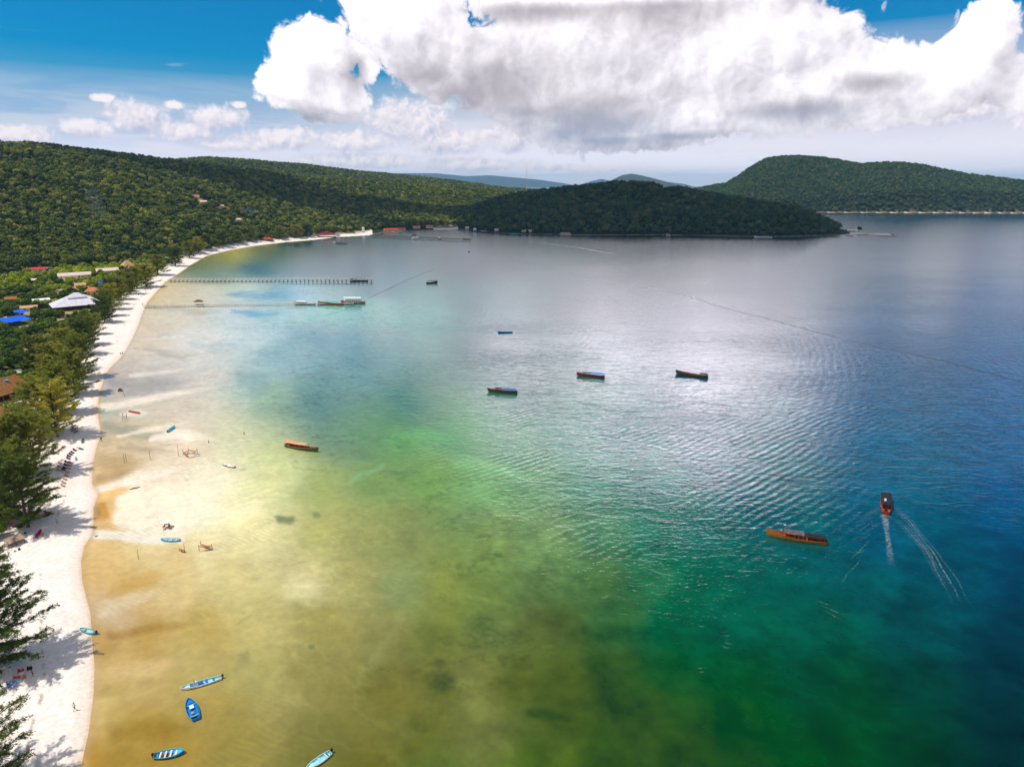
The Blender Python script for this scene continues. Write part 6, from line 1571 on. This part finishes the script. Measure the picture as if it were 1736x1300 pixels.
# ------------------------------------------------------------------ wakes and foam on the water
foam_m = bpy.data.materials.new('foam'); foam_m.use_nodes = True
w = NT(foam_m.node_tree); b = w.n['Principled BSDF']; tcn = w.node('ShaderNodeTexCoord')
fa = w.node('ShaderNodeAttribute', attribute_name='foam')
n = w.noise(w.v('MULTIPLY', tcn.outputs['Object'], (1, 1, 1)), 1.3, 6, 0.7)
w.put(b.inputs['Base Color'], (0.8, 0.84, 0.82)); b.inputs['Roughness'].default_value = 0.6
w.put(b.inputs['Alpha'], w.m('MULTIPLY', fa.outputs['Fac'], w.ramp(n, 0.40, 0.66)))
dark_m = bpy.data.materials.new('calm_streak'); dark_m.use_nodes = True
w2 = NT(dark_m.node_tree); b = w2.n['Principled BSDF']; fa2 = w2.node('ShaderNodeAttribute', attribute_name='foam'); tc2 = w2.node('ShaderNodeTexCoord')
n2_ = w2.noise(tc2.outputs['Object'], 0.25, 5, 0.7)
w2.put(b.inputs['Base Color'], (0.03, 0.06, 0.08)); b.inputs['Roughness'].default_value = 0.3
w2.put(b.inputs['Alpha'], w2.m('MULTIPLY', fa2.outputs['Fac'], w2.ramp(n2_, 0.28, 0.5)))
def streak(name, pts, widths, m, strength=1.0, z=0.03, wob=0.0):
    P_ = [at(*p) for p in pts]; c = P_[0].copy(); V = []; Fs = []; A_ = []; n = 0
    # smooth the line
    Q_ = []; W_ = []
    for i in range(len(P_) - 1):
        k_ = max(2, int((P_[i + 1] - P_[i]).length / 2.0)); k_ = min(k_, 60)
        for j in range(k_): s_ = j / k_; Q_.append(P_[i].lerp(P_[i + 1], s_)); W_.append(widths[i] * (1 - s_) + widths[i + 1] * s_)
    Q_.append(P_[-1]); W_.append(widths[-1])
    for i, (q_, w_) in enumerate(zip(Q_, W_)):
        d = (Q_[min(i + 1, len(Q_) - 1)] - Q_[max(i - 1, 0)]).normalized(); s_ = Vector((-d.y, d.x, 0)); o_ = s_ * (wob * mnoise.noise(q_ * 0.15))
        f_ = min(1, i / 4, (len(Q_) - 1 - i) / 6)
        for k, a_ in ((-1, 0), (-0.35, 1), (0.35, 1), (1, 0)): V.append(q_ - c + o_ + s_ * w_ * k + Vector((0, 0, z))); A_.append(a_ * strength * f_)
    for i in range(len(Q_) - 1):
        for k in range(3): a_ = i * 4 + k; Fs.append((a_, a_ + 4, a_ + 5, a_ + 1))
    me = bpy.data.meshes.new(name); me.from_pydata([tuple(v_) for v_ in V], [], Fs); me.materials.append(m)
    at3 = me.attributes.new('foam', 'FLOAT', 'POINT'); at3.data.foreach_set('value', A_)
    o = bpy.data.objects.new(name, me); COL.objects.link(o); o.location = c; o['kind'] = 'stuff'; return o
streak('wake_foam', [(1501, 873), (1501, 880), (1503, 900), (1507, 925), (1511, 960)], [1.3, 1.4, 0.8, 0.9, 1.2], foam_m, 0.30, 0.05)
streak('wake_foam', [(1501, 873), (1501.5, 881), (1503, 892)], [0.9, 1.0, 0.5], foam_m, 1.0, 0.055)
streak('wake_foam', [(1492, 878), (1496, 874), (1501, 873), (1507, 875), (1511, 879)], [0.5, 0.8, 0.9, 0.8, 0.5], foam_m, 0.9, 0.06)
for k_, (dx_, st_) in enumerate(((0, 0.26), (5, 0.13), (-5, 0.11))):
    streak('wake_foam', [(1508 + dx_, 852), (1530 + dx_, 871), (1556 + dx_, 903), (1590 + dx_ * 2, 950), (1632 + dx_ * 3, 1028)], [0.22, 0.32, 0.34, 0.3, 0.2], foam_m, st_, 0.04 + 0.004 * k_, 0.9)
    streak('wake_foam', [(1511 + dx_, 874), (1535 + dx_, 895), (1562 + dx_, 927), (1590 + dx_, 970), (1612 + dx_, 1004)], [0.2, 0.3, 0.34, 0.25, 0.2], foam_m, st_ * 0.8, 0.052 + 0.004 * k_, 0.9)
    streak('wake_foam', [(1493 + dx_, 856), (1478 + dx_, 868), (1455 + dx_, 886)], [0.2, 0.28, 0.2], foam_m, st_ * 0.8, 0.064 + 0.004 * k_, 0.7)
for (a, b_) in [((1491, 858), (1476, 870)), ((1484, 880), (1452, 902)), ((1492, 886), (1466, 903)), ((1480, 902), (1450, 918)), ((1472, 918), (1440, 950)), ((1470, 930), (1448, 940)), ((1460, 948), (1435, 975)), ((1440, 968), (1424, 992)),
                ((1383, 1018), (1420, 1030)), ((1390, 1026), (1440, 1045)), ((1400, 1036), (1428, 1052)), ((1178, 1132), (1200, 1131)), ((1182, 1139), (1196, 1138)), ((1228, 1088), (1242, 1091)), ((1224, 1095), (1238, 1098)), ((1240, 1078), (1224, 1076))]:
    streak('painted_glint', [a, ((a[0] + b_[0]) / 2, (a[1] + b_[1]) / 2 + 1), b_], [0.14, 0.2, 0.12], foam_m, 0.5, 0.045, 0.4)  # glints off wave faces, painted as thin pale strips of the foam material
streak('old_wake', [(1025, 476), (1100, 489), (1160, 500), (1230, 523), (1300, 540), (1380, 562), (1480, 587), (1600, 612), (1760, 655)], [1.4, 2.2, 2.6, 2.3, 2.0, 1.8, 1.6, 1.4, 1.1], dark_m, 0.95, 0.03, 3.0)
streak('old_wake', [(800, 428), (860, 440), (940, 456), (1025, 476)], [1.5, 2.5, 2.0, 1.4], dark_m, 0.55, 0.03, 4.0)
streak('old_wake', [(622, 507), (650, 494), (690, 475), (722, 462), (736, 457)], [0.7, 1.1, 1.1, 1.3, 1.0], dark_m, 0.38, 0.03, 1.5)
streak('old_wake', [(545, 537), (580, 527), (622, 508)], [0.6, 0.8, 0.8], dark_m, 0.4, 0.03, 1.0)
streak('wake_foam', [(1046, 431), (1020, 427), (975, 419), (930, 413), (890, 408)], [2.5, 3.5, 3.0, 2.5, 2.0], foam_m, 0.8, 0.04, 4.0)
for i, (p1, p2) in enumerate([((472, 692 + 0), (0, 0))]): pass

# ------------------------------------------------------------------ unseen clouds added towards the sun to shade the headland woods and left ridge
cl_m = bpy.data.materials.new('shade_cloud'); cl_m.use_nodes = True
w3 = NT(cl_m.node_tree); b = w3.n['Principled BSDF']; b.inputs['Base Color'].default_value = (0.9, 0.9, 0.92, 1); b.inputs['Roughness'].default_value = 1; b.inputs['Specular IOR Level'].default_value = 0
tcn = w3.node('ShaderNodeTexCoord'); bp = w3.node('ShaderNodeBump'); bp.inputs['Distance'].default_value = 60; w3.put(bp.inputs['Height'], w3.noise(tcn.outputs['Object'], 0.006, 6, 0.6)); w3.put(b.inputs['Normal'], bp.outputs[0])
def shade_cloud(name, centre, alt, rx, ry, rz_, seed):
    off = alt / math.tan(SUN_EL)
    cx_, cy_ = centre[0] + math.sin(SUN_AZ) * off, centre[1] + math.cos(SUN_AZ) * off
    rng = np.random.default_rng(seed); n1, n2 = 72, 36
    u2, v2 = np.meshgrid(np.linspace(0, 2 * math.pi, n1, endpoint=False), np.linspace(0.02, math.pi - 0.02, n2), indexing='ij')
    dx, dy, dz = np.cos(u2) * np.sin(v2), np.sin(u2) * np.sin(v2), np.cos(v2)
    V = np.stack([dx, dy, dz], -1).reshape(-1, 3)
    r_ = np.array([1 + 0.55 * mnoise.fractal(Vector(p) * 1.8 + Vector((seed, 0, 0)), 0.9, 2.1, 6) for p in V])
    V = V * r_[:, None] * np.array([rx, ry, np.where(True, rz_, rz_)]); V[:, 2] = np.where(V[:, 2] < 0, V[:, 2] * 0.35, V[:, 2])
    id_ = np.arange(n1 * n2).reshape(n1, n2)
    Fq = np.stack([id_[:, :-1], id_[:, 1:], np.roll(id_, -1, 0)[:, 1:], np.roll(id_, -1, 0)[:, :-1]], -1).reshape(-1, 4)
    me = np_mesh(name, V, Fq, [cl_m]); o = bpy.data.objects.new(name, me); COL.objects.link(o); o.location = (cx_, cy_, alt); o['kind'] = 'stuff'; return o
shade_cloud('shade_cloud', (330, 1640), 1700, 560, 330, 160, 3)
shade_cloud('shade_cloud', (-980, 1780), 1750, 620, 230, 130, 11)

# ------------------------------------------------------------------ the air
hz_m = bpy.data.materials.new('haze'); hz_m.use_nodes = True
hn = hz_m.node_tree.nodes; hn.clear()
pv = hn.new('ShaderNodeVolumePrincipled'); pv.inputs['Color'].default_value = (0.36, 0.68, 1.0, 1); pv.inputs['Density'].default_value = 3.9e-5; pv.inputs['Anisotropy'].default_value = 0.0
ho = hn.new('ShaderNodeOutputMaterial'); hz_m.node_tree.links.new(pv.outputs[0], ho.inputs['Volume'])
q_ = MB(); q_.box((0, 0, 235), (64000, 64000, 490)); hz = q_.obj('haze', hz_m); hz['kind'] = 'stuff'

# a thread of smoke over the woods
p = on_land(172, 385); sm_ = bpy.data.materials.new('smoke'); sm_.use_nodes = True; sn = sm_.node_tree.nodes; sn.clear()
pv = sn.new('ShaderNodeVolumePrincipled'); pv.inputs['Color'].default_value = (0.80, 0.90, 1.0, 1); pv.inputs['Density'].default_value = 0.003
so = sn.new('ShaderNodeOutputMaterial'); sm_.node_tree.links.new(pv.outputs[0], so.inputs['Volume'])
q_ = MB(); n = 12; rg = []
for i, (z_, r_, ox) in enumerate([(4, 2, 0), (10, 6, 1), (18, 9, 2), (27, 12, -1), (36, 10, -4), (45, 12, -6), (54, 7, -5), (60, 2, -4)]):
    rg.append([(ox + r_ * math.cos(6.2832 * k / n) * (1 + 0.2 * math.sin(3 * k + i)), r_ * math.sin(6.2832 * k / n), z_) for k in range(n)])
q_.loft(rg, close=True, capa=True, capb=True); so_ = q_.obj('smoke', sm_); so_.location = p; so_['kind'] = 'stuff'
